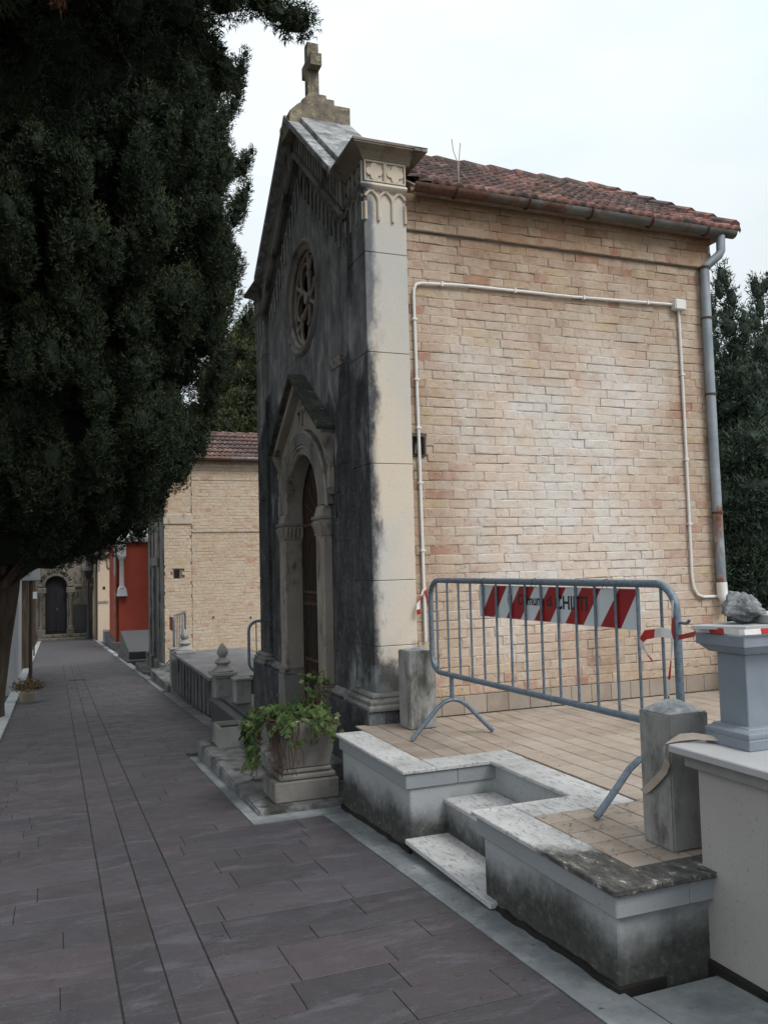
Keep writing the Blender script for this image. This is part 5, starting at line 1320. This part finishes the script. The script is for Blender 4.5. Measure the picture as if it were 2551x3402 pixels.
# ================================================================== red chapel
c3 = thing('red_chapel', 'red brick chapel with white corner column farther down the path', 'chapel', (3.4, 36, -1.5))
quick('side_wall', 'brick_red', c3, 'box', 2.36, 5.5, 34.6, 39.5, -1.7, 2.62)
mbr = MB(); rdr = random.Random(2)
for k in range(56):
    z = -1.5+k*0.073; mbr.box(2.345, 5.4, 34.588, 34.602, z, z+0.064)
kind(mbr.build('brick_courses', 'brick_red', c3), 'stuff')
quick('cornice', 'pale_marble', c3, 'box', 2.25, 5.5, 34.4, 39.6, 2.62, 2.82, bevel=0.03)
quick('corner_panel', 'pale_marble', c3, 'box', 2.28, 2.62, 34.46, 34.587, 2.06, 2.56, bevel=0.02)
quick('panel_lozenge', 'grey_concrete', c3, 'prism', [(2.45, 2.16), (2.56, 2.31), (2.45, 2.46), (2.34, 2.31)], 1, 34.44, 34.459)
mb = MB(); mb.lathe([(0.13, 2.05), (0.15, 2.04), (0.12, 1.98), (0.10, 1.92), (0.085, 1.90), (0.09, 1.2), (0.095, 0.92), (0.12, 0.90), (0.13, 0.86)][::-1], 2.45, 34.42, 12); mb.build('colonnette', 'pale_marble', c3, smooth=True)
quick('column_pedestal', 'pale_marble', c3, 'frustum', 2.26, 2.66, 34.3, 34.587, 0.52, 2.30, 2.60, 34.32, 34.587, 0.86, bevel=0.02)
quick('front_wall', 'brick_red', c3, 'box', 2.28, 2.359, 34.8, 39.5, -1.7, 2.62)
mb = MB(); mb.tube([(2.22, 34.75, -1.5), (2.22, 34.75, 2.6)], 0.05, 8); mb.build('downpipe', 'pipe_metal', c3, smooth=True)
quick('base', 'dark_tomb', c3, 'box', 2.1, 2.4, 34.5, 39.6, -1.8, -1.25, bevel=0.02)
gv2 = thing('grey_grave', 'pale grey block grave at the foot of the far buff pier', 'grave', (2.3, 40.8, -1.75))
quick('block', 'grey_marble', gv2, 'box', 2.1, 2.7, 40.4, 41.6, -1.9, -1.2, bevel=0.02)
quick('headstone', 'grey_marble', gv2, 'box', 2.5, 2.6, 40.5, 41.5, -1.2, -0.35, bevel=0.02)

# far buff pier
c4 = thing('brick_chapel', 'narrow buff brick chapel corner between red chapel and arched doorway', 'chapel', (2.9, 46, -1.9))
quick('wall', 'brick_buff_far', c4, 'box', 2.0, 4.2, 44.0, 49.0, -2.2, 2.22)
quick('cornice', 'trim_stone', c4, 'box', 1.88, 4.2, 43.85, 49, 2.22, 2.32, bevel=0.02)
quick('cornice', 'trim_stone', c4, 'box', 1.80, 4.2, 43.75, 49, 2.321, 2.46, bevel=0.03)
quick('corner_pilaster', 'trim_stone', c4, 'box', 1.97, 2.10, 43.95, 44.0, 1.55, 2.219, bevel=0.01)
mb = MB(); mb.tube([(2.28, 43.97, 2.12), (2.38, 43.97, 2.14), (2.44, 43.97, 2.05), (2.45, 43.97, 1.85), (2.48, 43.97, 1.70), (2.56, 43.97, 1.66), (2.62, 43.97, 1.72)], 0.045, 6); mb.build('scroll_bracket', 'trim_stone', c4, smooth=True)
quick('vent', 'void_dark', c4, 'box', 2.22, 2.34, 43.99, 43.998, 0.62, 0.76)
quick('band', 'trim_stone', c4, 'box', 2.0, 2.5, 43.975, 43.999, -0.06, 0.06)
quick('roof', 'terracotta', c4, 'prism', [(1.9, 2.461), (4.3, 2.461), (4.3, 3.5)], 1, 43.8, 49)
mb = MB(); mb.tube([(1.93, 44.1, -2.0), (1.93, 44.1, 2.2)], 0.05, 6); mb.build('downpipe', 'iron_dark', c4)

# ================================================================== arched doorway closing the path
pc = thing('portal_chapel', 'dark stone chapel with round arched black door at path end', 'chapel', (0.5, 49, -2.0))
dx0, dhw, spz = 0.085, 0.535, 0.78
hole = [(dx0-dhw, -2.06), (dx0-dhw, spz)]+[(dx0+dhw*math.cos(R(180-180*i/20)), spz+dhw*math.sin(R(180*i/20))) for i in range(1, 20)]+[(dx0+dhw, spz), (dx0+dhw, -2.06)]
mb = MB(); mb.prism([(-2.6, -2.2), (dx0-dhw, -2.2)]+hole[1:-1]+[(dx0+dhw, -2.2), (1.92, -2.2), (1.92, 3.3), (dx0, 4.6), (-2.6, 3.3)], 1, 48.0, 48.6); mb.build('front_wall', 'portal_stone', pc)
quick('door', 'door_dark', pc, 'box', dx0-0.6, dx0+0.6, 48.25, 48.3, -2.1, 1.5)
for s in (-1, 1): quick('door_panel', 'door_dark', pc, 'box', dx0+min(s*.02, s*.5), dx0+max(s*.02, s*.5), 48.23, 48.249, -1.6, 0.6, bevel=0.01)
quick('knob', 'pale_marble', pc, 'box', dx0+0.03, dx0+0.06, 48.19, 48.229, -0.45, -0.40)
n = 15
for i in range(n):
    a0, a1 = 180-180*i/n-0.6, 180-180*(i+1)/n+0.6
    q = [(dx0+0.92*math.cos(R(a)), spz+0.90*math.sin(R(a))) for a in (a0, (a0+a1)/2, a1)]+[(dx0+0.60*math.cos(R(a)), spz+0.60*math.sin(R(a))) for a in (a1, (a0+a1)/2, a0)]
    mb = MB(); mb.prism(q, 1, 47.93, 48.02); mb.build('voussoir', 'portal_stone', pc, bevel=0.012)
for i in range(17):
    a = R(180-180*(i+0.5)/17); q = arc((dx0+0.60*math.cos(a), spz+0.60*math.sin(a)), 0.05, 0, 315, 7)
    mb = MB(); mb.prism(q, 1, 47.90, 47.96); mb.build('arch_bead', 'portal_stone', pc, bevel=0.01)
txt = 'ROTIGLIO GROINI'
for i, chh in enumerate(txt):
    if chh == ' ': continue
    a = R(158-136*i/(len(txt)-1)); c, s = math.cos(a), math.sin(a)
    place_text('letter', chh, 0.22, 0.005, 'void_dark', pc, (dx0+0.70*c-0.075*s, 47.922, spz+0.70*s+0.075*c), (s, 0, -c), (c, 0, s))
for s in (-1, 1):
    x = dx0+s*0.72
    mb = MB(); mb.lathe([(0.14, -1.45), (0.14, -1.32), (0.09, -1.28), (0.085, 0.20), (0.10, 0.24), (0.15, 0.38), (0.15, 0.42)], x, 47.92, 12); mb.build('column', 'portal_stone', pc, smooth=True)
    quick('column_base', 'portal_stone', pc, 'box', x-0.2, x+0.2, 47.7, 48.05, -2.1, -1.45, bevel=0.03)
    quick('impost', 'portal_stone', pc, 'box', x-0.22, x+0.24, 47.78, 48.03, 0.42, 0.72, bevel=0.03)
quick('pilaster', 'portal_stone', pc, 'box', 1.35, 1.80, 47.9, 48.02, -2.1, 2.2, bevel=0.02)
quick('pilaster_head', 'portal_stone', pc, 'box', 1.30, 1.86, 47.85, 48.02, 2.2, 2.75, bevel=0.03)
for x in (1.42, 1.72):
    mb = MB(); mb.prism(arc((x, 2.42), 0.11, 0, 330, 11), 1, 47.80, 47.86); mb.build('roundel', 'portal_stone', pc, bevel=0.015)
quick('dark_panel', 'black_marble', pc, 'box', 0.98, 1.6, 47.86, 47.899, -1.7, -0.2, bevel=0.01)
quick('string_course', 'portal_stone', pc, 'box', 0.95, 1.9, 47.88, 48.02, 0.72, 0.86, bevel=0.02)
quick('step', 'portal_stone', pc, 'box', -0.8, 1.9, 47.4, 48.1, -2.25, -1.9, bevel=0.03); quick('step', 'portal_stone', pc, 'box', -0.6, 1.8, 47.65, 48.1, -1.9, -1.72, bevel=0.03)
# street lamp
lm = thing('street_lamp', 'dark iron lamp post with glass lantern before the end wall', 'street lamp', (1.67, 46.8, gp(46.8)))
zb_ = gp(46.8)
mb = MB(); mb.lathe([(0.16, zb_), (0.16, zb_+0.25), (0.11, zb_+0.32), (0.10, zb_+0.85), (0.06, zb_+0.95), (0.045, zb_+2.9), (0.07, zb_+2.95), (0.03, zb_+3.05)], 1.67, 46.8, 10); mb.build('post', 'lamp_iron', lm, smooth=True)
mb = MB(); mb.frustum(1.58, 1.76, 46.71, 46.89, zb_+3.08, 1.46, 1.88, 46.59, 47.01, zb_+3.55); mb.build('lantern_glass', 'window_glass', lm)
for sx_, sy_ in ((-1, -1), (1, -1), (1, 1), (-1, 1)): quick('lantern_rib', 'lamp_iron', lm, 'tube', [(1.67+sx_*.095, 46.8+sy_*.095, zb_+3.06), (1.67+sx_*.215, 46.8+sy_*.215, zb_+3.56)], 0.014, 4)
quick('lantern_roof', 'lamp_iron', lm, 'frustum', 1.44, 1.90, 46.57, 47.03, zb_+3.56, 1.62, 1.72, 46.75, 46.85, zb_+3.78)
mb = MB(); mb.lathe([(0.03, zb_+3.78), (0.05, zb_+3.84), (0.02, zb_+3.92), (0.004, zb_+4.0)], 1.67, 46.8, 8); mb.build('lantern_tip', 'lamp_iron', lm)
for s in (-1, 1): quick('scroll_arm', 'lamp_iron', lm, 'tube', [(1.67, 46.8, zb_+2.95), (1.67+s*.16, 46.8, zb_+3.05), (1.67+s*.26, 46.8, zb_+3.25), (1.67+s*.26, 46.8, zb_+3.5), (1.67+s*.20, 46.8, zb_+3.58)], 0.014, 5)

# ================================================================== left side: marble wall, sign post, flower pot
ww = thing('marble_wall', 'white marble tomb wall behind the leaning cypress trunk', 'wall', (-1.2, 21, -0.95))
for k in range(4): quick('marble_panel', 'white_marble_wall', ww, 'box', -1.8, -0.78, 18.6+k*1.25+.004, 18.6+(k+1)*1.25-.004, gp(21)-0.2, 1.75, bevel=0.006)
quick('coping', 'white_marble_wall', ww, 'box', -1.85, -0.72, 18.5, 23.7, 1.751, 1.85, bevel=0.01)
sg = thing('sign_post', 'blank white sign board on a dark post by the path', 'sign', (-0.5, 20.7, gp(20.7)))
quick('post', 'iron_dark', sg, 'tube', [(-0.5, 20.7, gp(20.7)), (-0.49, 20.7, 1.36)], 0.04, 8)
quick('board', 'white_marble_wall', sg, 'box', -0.68, -0.29, 20.62, 20.66, 1.34, 1.66, bevel=0.006)
quick('frame', 'iron_dark', sg, 'box', -0.69, -0.28, 20.661, 20.69, 1.33, 1.67)
sg = thing('sign_post', 'tiny white notice on a thin far post left of the arched door', 'sign', (-0.66, 32, gp(32)))
quick('post', 'iron_dark', sg, 'tube', [(-0.66, 32, gp(32)), (-0.66, 32, 1.0)], 0.03, 6)
quick('notice', 'white_marble_wall', sg, 'box', -0.73, -0.56, 31.95, 31.965, 0.62, 0.86)
fp = thing('flower_pot', 'small clay flower pot at the foot of the cypress', 'pot', (-0.44, 16.3, gp(16.3)))
zf = gp(16.3)
mb = MB(); mb.lathe([(0.10, zf), (0.13, zf+0.10), (0.15, zf+0.15), (0.15, zf+0.17)], -0.44, 16.3, 14); mb.build('bowl', 'terracotta_pot', fp, smooth=True)
fl = thing('dried_flowers', 'round clump of brown and green dried flowers in the clay pot', 'plant', (-0.44, 16.3, zf+0.17))
rng = np.random.default_rng(12); tr, tn = [], []
for i in range(900):
    d = rng.normal(size=3); d[2] = abs(d[2])*.8+.1; d /= np.linalg.norm(d); p = np.array([-0.44, 16.3, zf+0.20])+d*rng.uniform(.10, .27)*np.array([1.15, 1, .85])
    s = np.cross(d, rng.normal(size=3)); s /= np.linalg.norm(s); tr.append([p-s*.010, p+s*.010, p+d*.035+rng.normal(size=3)*.015]); tn.append(rng.random()*1.2)
leaf_mesh('blossoms', 'dry_flower', fl, tr, tn)
mb = MB()
for i in range(24):
    a = rng.uniform(0, 6.28); mb.tube([(-0.44, 16.3, zf+.15), (-0.44+.14*math.cos(a), 16.3+.14*math.sin(a), zf+.25+rng.uniform(0, .12))], 0.004, 4)
kind(mb.build('stems', 'twig', fl), 'stuff')

# ================================================================== trees
UP = np.array([0, 0, 1.0])
ico = bmesh.new(); bmesh.ops.create_icosphere(ico, subdivisions=2, radius=1.0)
ICO_V = np.array([v.co[:] for v in ico.verts]); ICO_F = np.array([[v.index for v in f.verts] for f in ico.faces]); ico.free()
def blob_leaves(blobs, per, L, W, rng, droop=0.0, k=3, core=0.5):
    """blobs: (center, radii). leaf sprays over each blob's shell plus a dark inner mass"""
    T = []; tn = []
    for c, r in blobs:
        n = int(per*(r[0]*r[2]+r[1]*r[2]+r[0]*r[1])/0.5)
        d = rng.normal(size=(n, 3)); d /= np.linalg.norm(d, axis=1)[:, None]
        rad = rng.uniform(0.70, 1.06, size=(n, 1))*(1+0.16*np.sin(d[:, :1]*7+c[0]*3)*np.cos(d[:, 2:]*6+c[1]*5))
        p = c+d*r*rad
        nr = d/np.array(r); nr /= np.linalg.norm(nr, axis=1)[:, None]
        sd = nr*0.75+UP*(0.75-droop)+rng.normal(size=(n, 3))*0.35; sd /= np.linalg.norm(sd, axis=1)[:, None]
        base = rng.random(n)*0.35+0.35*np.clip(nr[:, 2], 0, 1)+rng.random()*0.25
        for j in range(k):
            dr = sd+rng.normal(size=(n, 3))*0.42; dr /= np.linalg.norm(dr, axis=1)[:, None]
            s = np.cross(dr, rng.normal(size=(n, 3))); s /= np.linalg.norm(s, axis=1)[:, None]+1e-9
            ll = L*rng.uniform(0.6, 1.3, size=(n, 1)); b = p+rng.normal(size=(n, 3))*L*0.25
            T.append(np.stack([b-s*W/2, b+s*W/2, b+dr*ll], axis=1)); tn.append(base+rng.random(n)*0.25)
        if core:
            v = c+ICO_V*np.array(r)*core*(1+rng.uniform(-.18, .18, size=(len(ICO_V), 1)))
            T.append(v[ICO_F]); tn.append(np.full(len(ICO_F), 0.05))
    return np.concatenate(T), np.concatenate(tn)
def lerp_env(env, z): return float(np.interp(z, [e[0] for e in env], [e[1] for e in env]))
def tree(name, label, base, trunk, axis, env, nb, per, L, W, mat, seed, plume=(0.40, 0.40, 0.72), sector=None, droop=0.0, k=3, limbs=True, inner=0.66, group='cypress trees', sprigs=0):
    t = thing(name, label, 'tree', base, group)
    rng = np.random.default_rng(seed)
    mb = MB(); pts = [p for p, r in trunk]; rr = [r for p, r in trunk]; mb.tube(pts, rr, 12)
    # bark ribs
    mb.v = [(x+random.uniform(-.012, .012), y+random.uniform(-.012, .012), z) for x, y, z in mb.v]
    mb.build('trunk', 'bark', t, smooth=True)
    z0, z1 = env[0][0], env[-1][0]; blobs = []
    zs_ = []
    while len(zs_) < nb:
        z = rng.uniform(z0, z1)
        if rng.random() < (0.25+lerp_env(env, z)/max(e[1] for e in env)): zs_.append(z)
    lm_ = MB()
    for z in zs_:
        R_ = lerp_env(env, z); th = rng.uniform(*(sector or (0, 2*math.pi)))
        rr_ = R_*rng.uniform(0.70, 1.02); sc = rng.uniform(0.65, 1.3)
        c = np.array([axis[0]+rr_*math.cos(th), axis[1]+rr_*math.sin(th), z])
        blobs.append((c, np.array(plume)*sc))
        if limbs and rng.random() < 0.35:
            lm_.tube([(axis[0], axis[1], z-0.8*R_*0.6), (axis[0]+0.5*rr_*math.cos(th), axis[1]+0.5*rr_*math.sin(th), z-0.35), tuple(c)], [0.06, 0.04, 0.015], 5)
    for q in range(sprigs):                 # loose tips breaking the outline
        z = rng.uniform(z0+0.2, z1-1.0); R_ = lerp_env(env, z)*rng.uniform(0.98, 1.14); th = rng.uniform(*(sector or (0, 2*math.pi)))
        for j_ in range(3):
            s_ = 0.13-0.035*j_; blobs.append((np.array([axis[0]+(R_+0.07*j_)*math.cos(th), axis[1]+(R_+0.07*j_)*math.sin(th), z+0.15*j_]), np.array([s_, s_, s_*1.7])))
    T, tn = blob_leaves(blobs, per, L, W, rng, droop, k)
    # dense interior mass
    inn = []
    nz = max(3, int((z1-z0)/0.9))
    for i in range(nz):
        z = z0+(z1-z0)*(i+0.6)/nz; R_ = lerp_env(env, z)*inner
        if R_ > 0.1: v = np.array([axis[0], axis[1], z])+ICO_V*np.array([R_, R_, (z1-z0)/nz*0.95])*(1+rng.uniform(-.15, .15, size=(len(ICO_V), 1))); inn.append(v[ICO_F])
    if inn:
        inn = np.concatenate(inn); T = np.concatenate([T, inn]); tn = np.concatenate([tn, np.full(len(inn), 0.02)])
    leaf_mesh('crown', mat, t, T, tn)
    if lm_.v: lm_.build('limbs', 'bark', t, smooth=True)
    return t
# big cypress leaning over the path
envA = [(1.85, 0.9), (2.05, 1.7), (2.5, 2.15), (3.0, 2.55), (3.6, 2.95), (4.6, 3.0), (6.0, 3.55), (7.5, 3.4), (9.0, 3.45), (11, 2.9), (13, 1.9), (14.6, 0.4)]
tree('cypress_tree', 'big dark cypress with leaning trunk at the left edge of the path', (-1.05, 14.2, gp(14.2)),
     [((-1.08, 14.2, -0.8), 0.40), ((-1.02, 14.2, -0.4), 0.31), ((-0.90, 14.2, 0.4), 0.275), ((-0.76, 14.15, 1.3), 0.26), ((-0.66, 14.1, 2.2), 0.25), ((-0.75, 14.1, 5), 0.2), ((-0.8, 14.1, 11), 0.08)],
     (-0.75, 14.0), envA, 1900, 1000, 0.060, 0.0155, 'cypress_leaf', 31, sector=(-math.pi*0.98, math.pi*0.55), limbs=True, plume=(0.21, 0.21, 0.34), inner=0.72, sprigs=230)
# nearer cypress whose boughs hang into the top of the view
envB = [(4.9, 1.2), (5.2, 2.6), (5.7, 3.4), (6.3, 3.7), (7.5, 3.7), (9, 3.2), (11, 2.0), (12.5, 0.3)]
tb_ = tree('cypress_tree', 'near cypress whose dark boughs overhang the top left corner', (-2.5, 5.3, gp(5.3)),
     [((-2.5, 5.3, -0.4), 0.40), ((-2.5, 5.3, 0.5), 0.31), ((-2.45, 5.3, 4), 0.26), ((-2.4, 5.3, 11), 0.08)],
     (-2.35, 5.6), envB, 520, 900, 0.050, 0.012, 'cypress_leaf', 32, plume=(0.26, 0.26, 0.30), sector=(-math.pi*0.45, math.pi*0.85), droop=0.75, inner=0.55)
rng = np.random.default_rng(77); bl = []; lb = MB()
for (ex, ey, ez, n) in ((1.74, 6.1, 5.78, 30), (1.30, 6.3, 5.35, 28), (0.85, 6.0, 5.02, 26), (0.25, 5.9, 4.92, 26), (-0.3, 6.2, 4.95, 24), (1.60, 6.3, 6.1, 28), (0.5, 6.6, 5.75, 24), (-0.2, 6.8, 5.5, 22), (1.2, 5.9, 5.75, 28)):
    st_ = np.array([-2.2, 5.6, 6.0]); en = np.array([ex, ey, ez])
    lb.tube([tuple(st_), tuple((st_+en)/2+np.array([0, 0, .3])), tuple(en)], [.07, .04, .012], 6)
    for k in range(n):
        u = 0.35+0.65*(k/(n-1)); p = st_+(en-st_)*u+np.array([0, 0, .3*math.sin(u*math.pi)])
        s_ = .30*(1.12-u*.62); bl.append((p+rng.normal(size=3)*.16*(1.25-u), np.array([s_, s_, s_*.8])*rng.uniform(.7, 1.25)))
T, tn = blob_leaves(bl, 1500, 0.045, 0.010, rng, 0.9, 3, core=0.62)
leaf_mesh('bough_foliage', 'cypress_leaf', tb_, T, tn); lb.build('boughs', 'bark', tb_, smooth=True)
# farther cypresses along the path
envC = [(2.3, 0.7), (3.0, 1.7), (4.5, 2.3), (7, 2.2), (10, 1.6), (12.5, 0.2)]
tree('cypress_tree', 'second cypress down the path behind the white sign board', (-0.85, 25.5, gp(25.5)),
     [((-0.92, 25.5, -1.3), 0.26), ((-0.86, 25.5, 0.5), 0.18), ((-0.8, 25.5, 4), 0.15), ((-0.8, 25.5, 11), 0.05)], (-0.7, 25.5), envC, 300, 260, 0.11, 0.034, 'cypress_leaf', 33, plume=(0.28, 0.28, 0.45))
envD = [(2.2, 0.8), (3.0, 1.8), (5, 2.4), (8, 2.2), (11, 1.4), (13, 0.2)]
tree('cypress_tree', 'third cypress by the far left kerb near the arched door', (-1.0, 42.5, gp(42.5)),
     [((-1.0, 42.5, -2.0), 0.22), ((-0.98, 42.5, 0.5), 0.16), ((-0.95, 42.5, 4), 0.14), ((-0.9, 42.5, 11), 0.05)], (-0.6, 42.2), envD, 130, 150, 0.14, 0.04, 'cypress_leaf', 34)
envE = [(0.5, 2.2), (3, 3.0), (6, 3.0), (9, 2.2), (12, 0.3)]
tree('cypress_tree', 'dark cypress standing behind the arched chapel', (0.6, 54, -2.2),
     [((0.6, 54, -2.4), 0.3), ((0.6, 54, 5), 0.2), ((0.6, 54, 11), 0.05)], (0.6, 54), envE, 130, 90, 0.2, 0.06, 'cypress_leaf', 35, limbs=False)
# trees behind the chapels
envF = [(2.5, 1.4), (4.0, 2.3), (6.5, 2.6), (8.5, 2.0), (10.2, 0.5)]
tree('conifer_tree', 'olive green conifer behind the second chapel roof', (6.9, 30, -1.2),
     [((6.9, 30, -1.3), 0.3), ((6.9, 30, 4), 0.2), ((6.9, 30, 9.5), 0.05)], (6.9, 30), envF, 420, 200, 0.14, 0.045, 'cypress_leaf_olive', 36, plume=(0.3, 0.3, 0.42), group='trees behind the chapels')
tree('conifer_tree', 'blue green conifer right of the olive one behind the roof', (8.6, 33, -1.2),
     [((8.6, 33, -1.3), 0.3), ((8.6, 33, 4), 0.2), ((8.6, 33, 8.5), 0.05)], (8.3, 32.5), [(2, 1.6), (4, 2.4), (6, 2.4), (8, 1.4), (9.2, 0.3)], 330, 170, 0.15, 0.05, 'cypress_leaf_blue', 37, plume=(0.3, 0.3, 0.42), group='trees behind the chapels')
# cypresses at the right edge, behind the terrace: feathery pointed leaders
def plume_tree(label, base, leaders, seed, mat):
    t = thing('cypress_tree', label, 'tree', base, 'cypresses beyond the terrace')
    rng = np.random.default_rng(seed); blobs = []; mb = MB()
    mb.tube([base, (base[0], base[1], base[2]+2.5)], [0.22, 0.12], 10)
    for (x, y, ztop, r0, lx) in leaders:
        z = base[2]+0.6; pts = [(base[0], base[1], base[2]+1.0)]
        while z < ztop:
            u = (z-base[2])/(ztop-base[2]); r = r0*(1-u**2.2)*rng.uniform(.8, 1.15)+0.06
            cx_ = base[0]+(x-base[0])*min(1, u*1.7)+lx*u*u; cy_ = base[1]+(y-base[1])*min(1, u*1.7)
            blobs.append((np.array([cx_+rng.normal()*.10, cy_+rng.normal()*.10, z]), np.array([r, r, 0.42*rng.uniform(.8, 1.2)*(1-.4*u)])))
            if rng.random() < .55: 
                th = rng.uniform(0, 6.28); blobs.append((np.array([cx_+math.cos(th)*r*1.25, cy_+math.sin(th)*r*1.25, z+.15]), np.array([.13, .13, .30])))
            pts.append((cx_, cy_, z)); z += 0.30
        mb.tube(pts, [max(0.012, 0.08*(1-i/len(pts))) for i in range(len(pts))], 6)
    T, tn = blob_leaves(blobs, 330, 0.10, 0.024, rng, 0.0, 3, core=0.6)
    leaf_mesh('crown', mat, t, T, tn); mb.build('trunk', 'bark', t, smooth=True)
plume_tree('bushy cypress with several pointed leaders right of the downpipe', (11.9, 12.2, -0.3),
           [(11.55, 12.0, 6.75, 0.58, 0.15), (11.3, 12.2, 6.2, .55, 0.05), (12.25, 11.9, 5.9, .6, 0.2), (11.7, 11.7, 5.2, .7, 0), (12.5, 12.3, 5.5, .6, .1)], 41, 'cypress_leaf_blue')
plume_tree('second bushy cypress at the right picture edge', (13.2, 12.6, -0.3),
           [(12.75, 12.3, 6.95, .50, 0.1), (13.3, 12.4, 7.3, .6, 0.1), (13.6, 12.2, 6.4, .65, .2), (12.9, 12.0, 5.0, .7, 0)], 42, 'cypress_leaf_blue')
# rust-brown dead sprays caught in the foliage
for i, (p, lab) in enumerate((((0.02, 5.2, 4.95), 'withered brown spray hanging in the dark boughs at top'), ((-0.38, 10.9, 4.05), 'withered brown spray at the left edge of the big cypress'))):
    rng = np.random.default_rng(60+i); tr, tn = [], []
    for k in range(420):
        d = rng.normal(size=3); d /= np.linalg.norm(d); q = np.array(p)+d*rng.uniform(.02, .085)*np.array([.7, .7, 1.0]); s = np.cross(d, rng.normal(size=3)); s /= np.linalg.norm(s)
        tr.append([q-s*.006, q+s*.006, q+rng.normal(size=3)*.012-UP*.02]); tn.append(rng.random())
    o = leaf_mesh('dead_spray', 'brown_leaf', None, tr, tn); tag(o, lab, 'dead foliage')

# fallen needles and dry bits on the terrace, its edging and the path edge
rng = np.random.default_rng(90); tr, tn = [], []
def litter(n, x0, x1, y0, y1, zf):
    for i in range(n):
        x, y = rng.uniform(x0, x1), rng.uniform(y0, y1); a = rng.uniform(0, 6.28); L = rng.uniform(.008, .03); z = zf(y)+.0035+rng.uniform(0, .002)
        d = np.array([math.cos(a), math.sin(a), rng.normal()*.12])*L; s = np.array([-math.sin(a), math.cos(a), 0])*rng.uniform(.0015, .004)
        p = np.array([x, y, z]); tr.append([p-s, p+s, p+d]); tn.append(rng.random())
litter(200, 2.16, 2.75, 2.9, 3.6, lambda y: TZ); litter(260, 2.8, 4.6, 3.2, 6.1, lambda y: TZ); litter(50, 1.95, 2.15, 2.75, 3.8, lambda y: TZ+.004)
litter(90, 2.24, 2.5, 3.86, 4.72, lambda y: .073); litter(24, 1.97, 2.2, 3.86, 4.72, lambda y: -.134); litter(220, 1.5, 1.95, 0.8, 6.0, lambda y: gp(y)+.003); litter(160, -0.6, 1.3, 2.4, 9, gp)
litter(120, 1.4, 1.7, 6.2, 8.4, lambda y: -.265)
o = leaf_mesh('leaf_litter', 'brown_leaf', None, tr, tn); o['label'] = 'scattered dry needles and leaf bits on terrace, steps and path'; o['category'] = 'leaf litter'; kind(o, 'stuff')
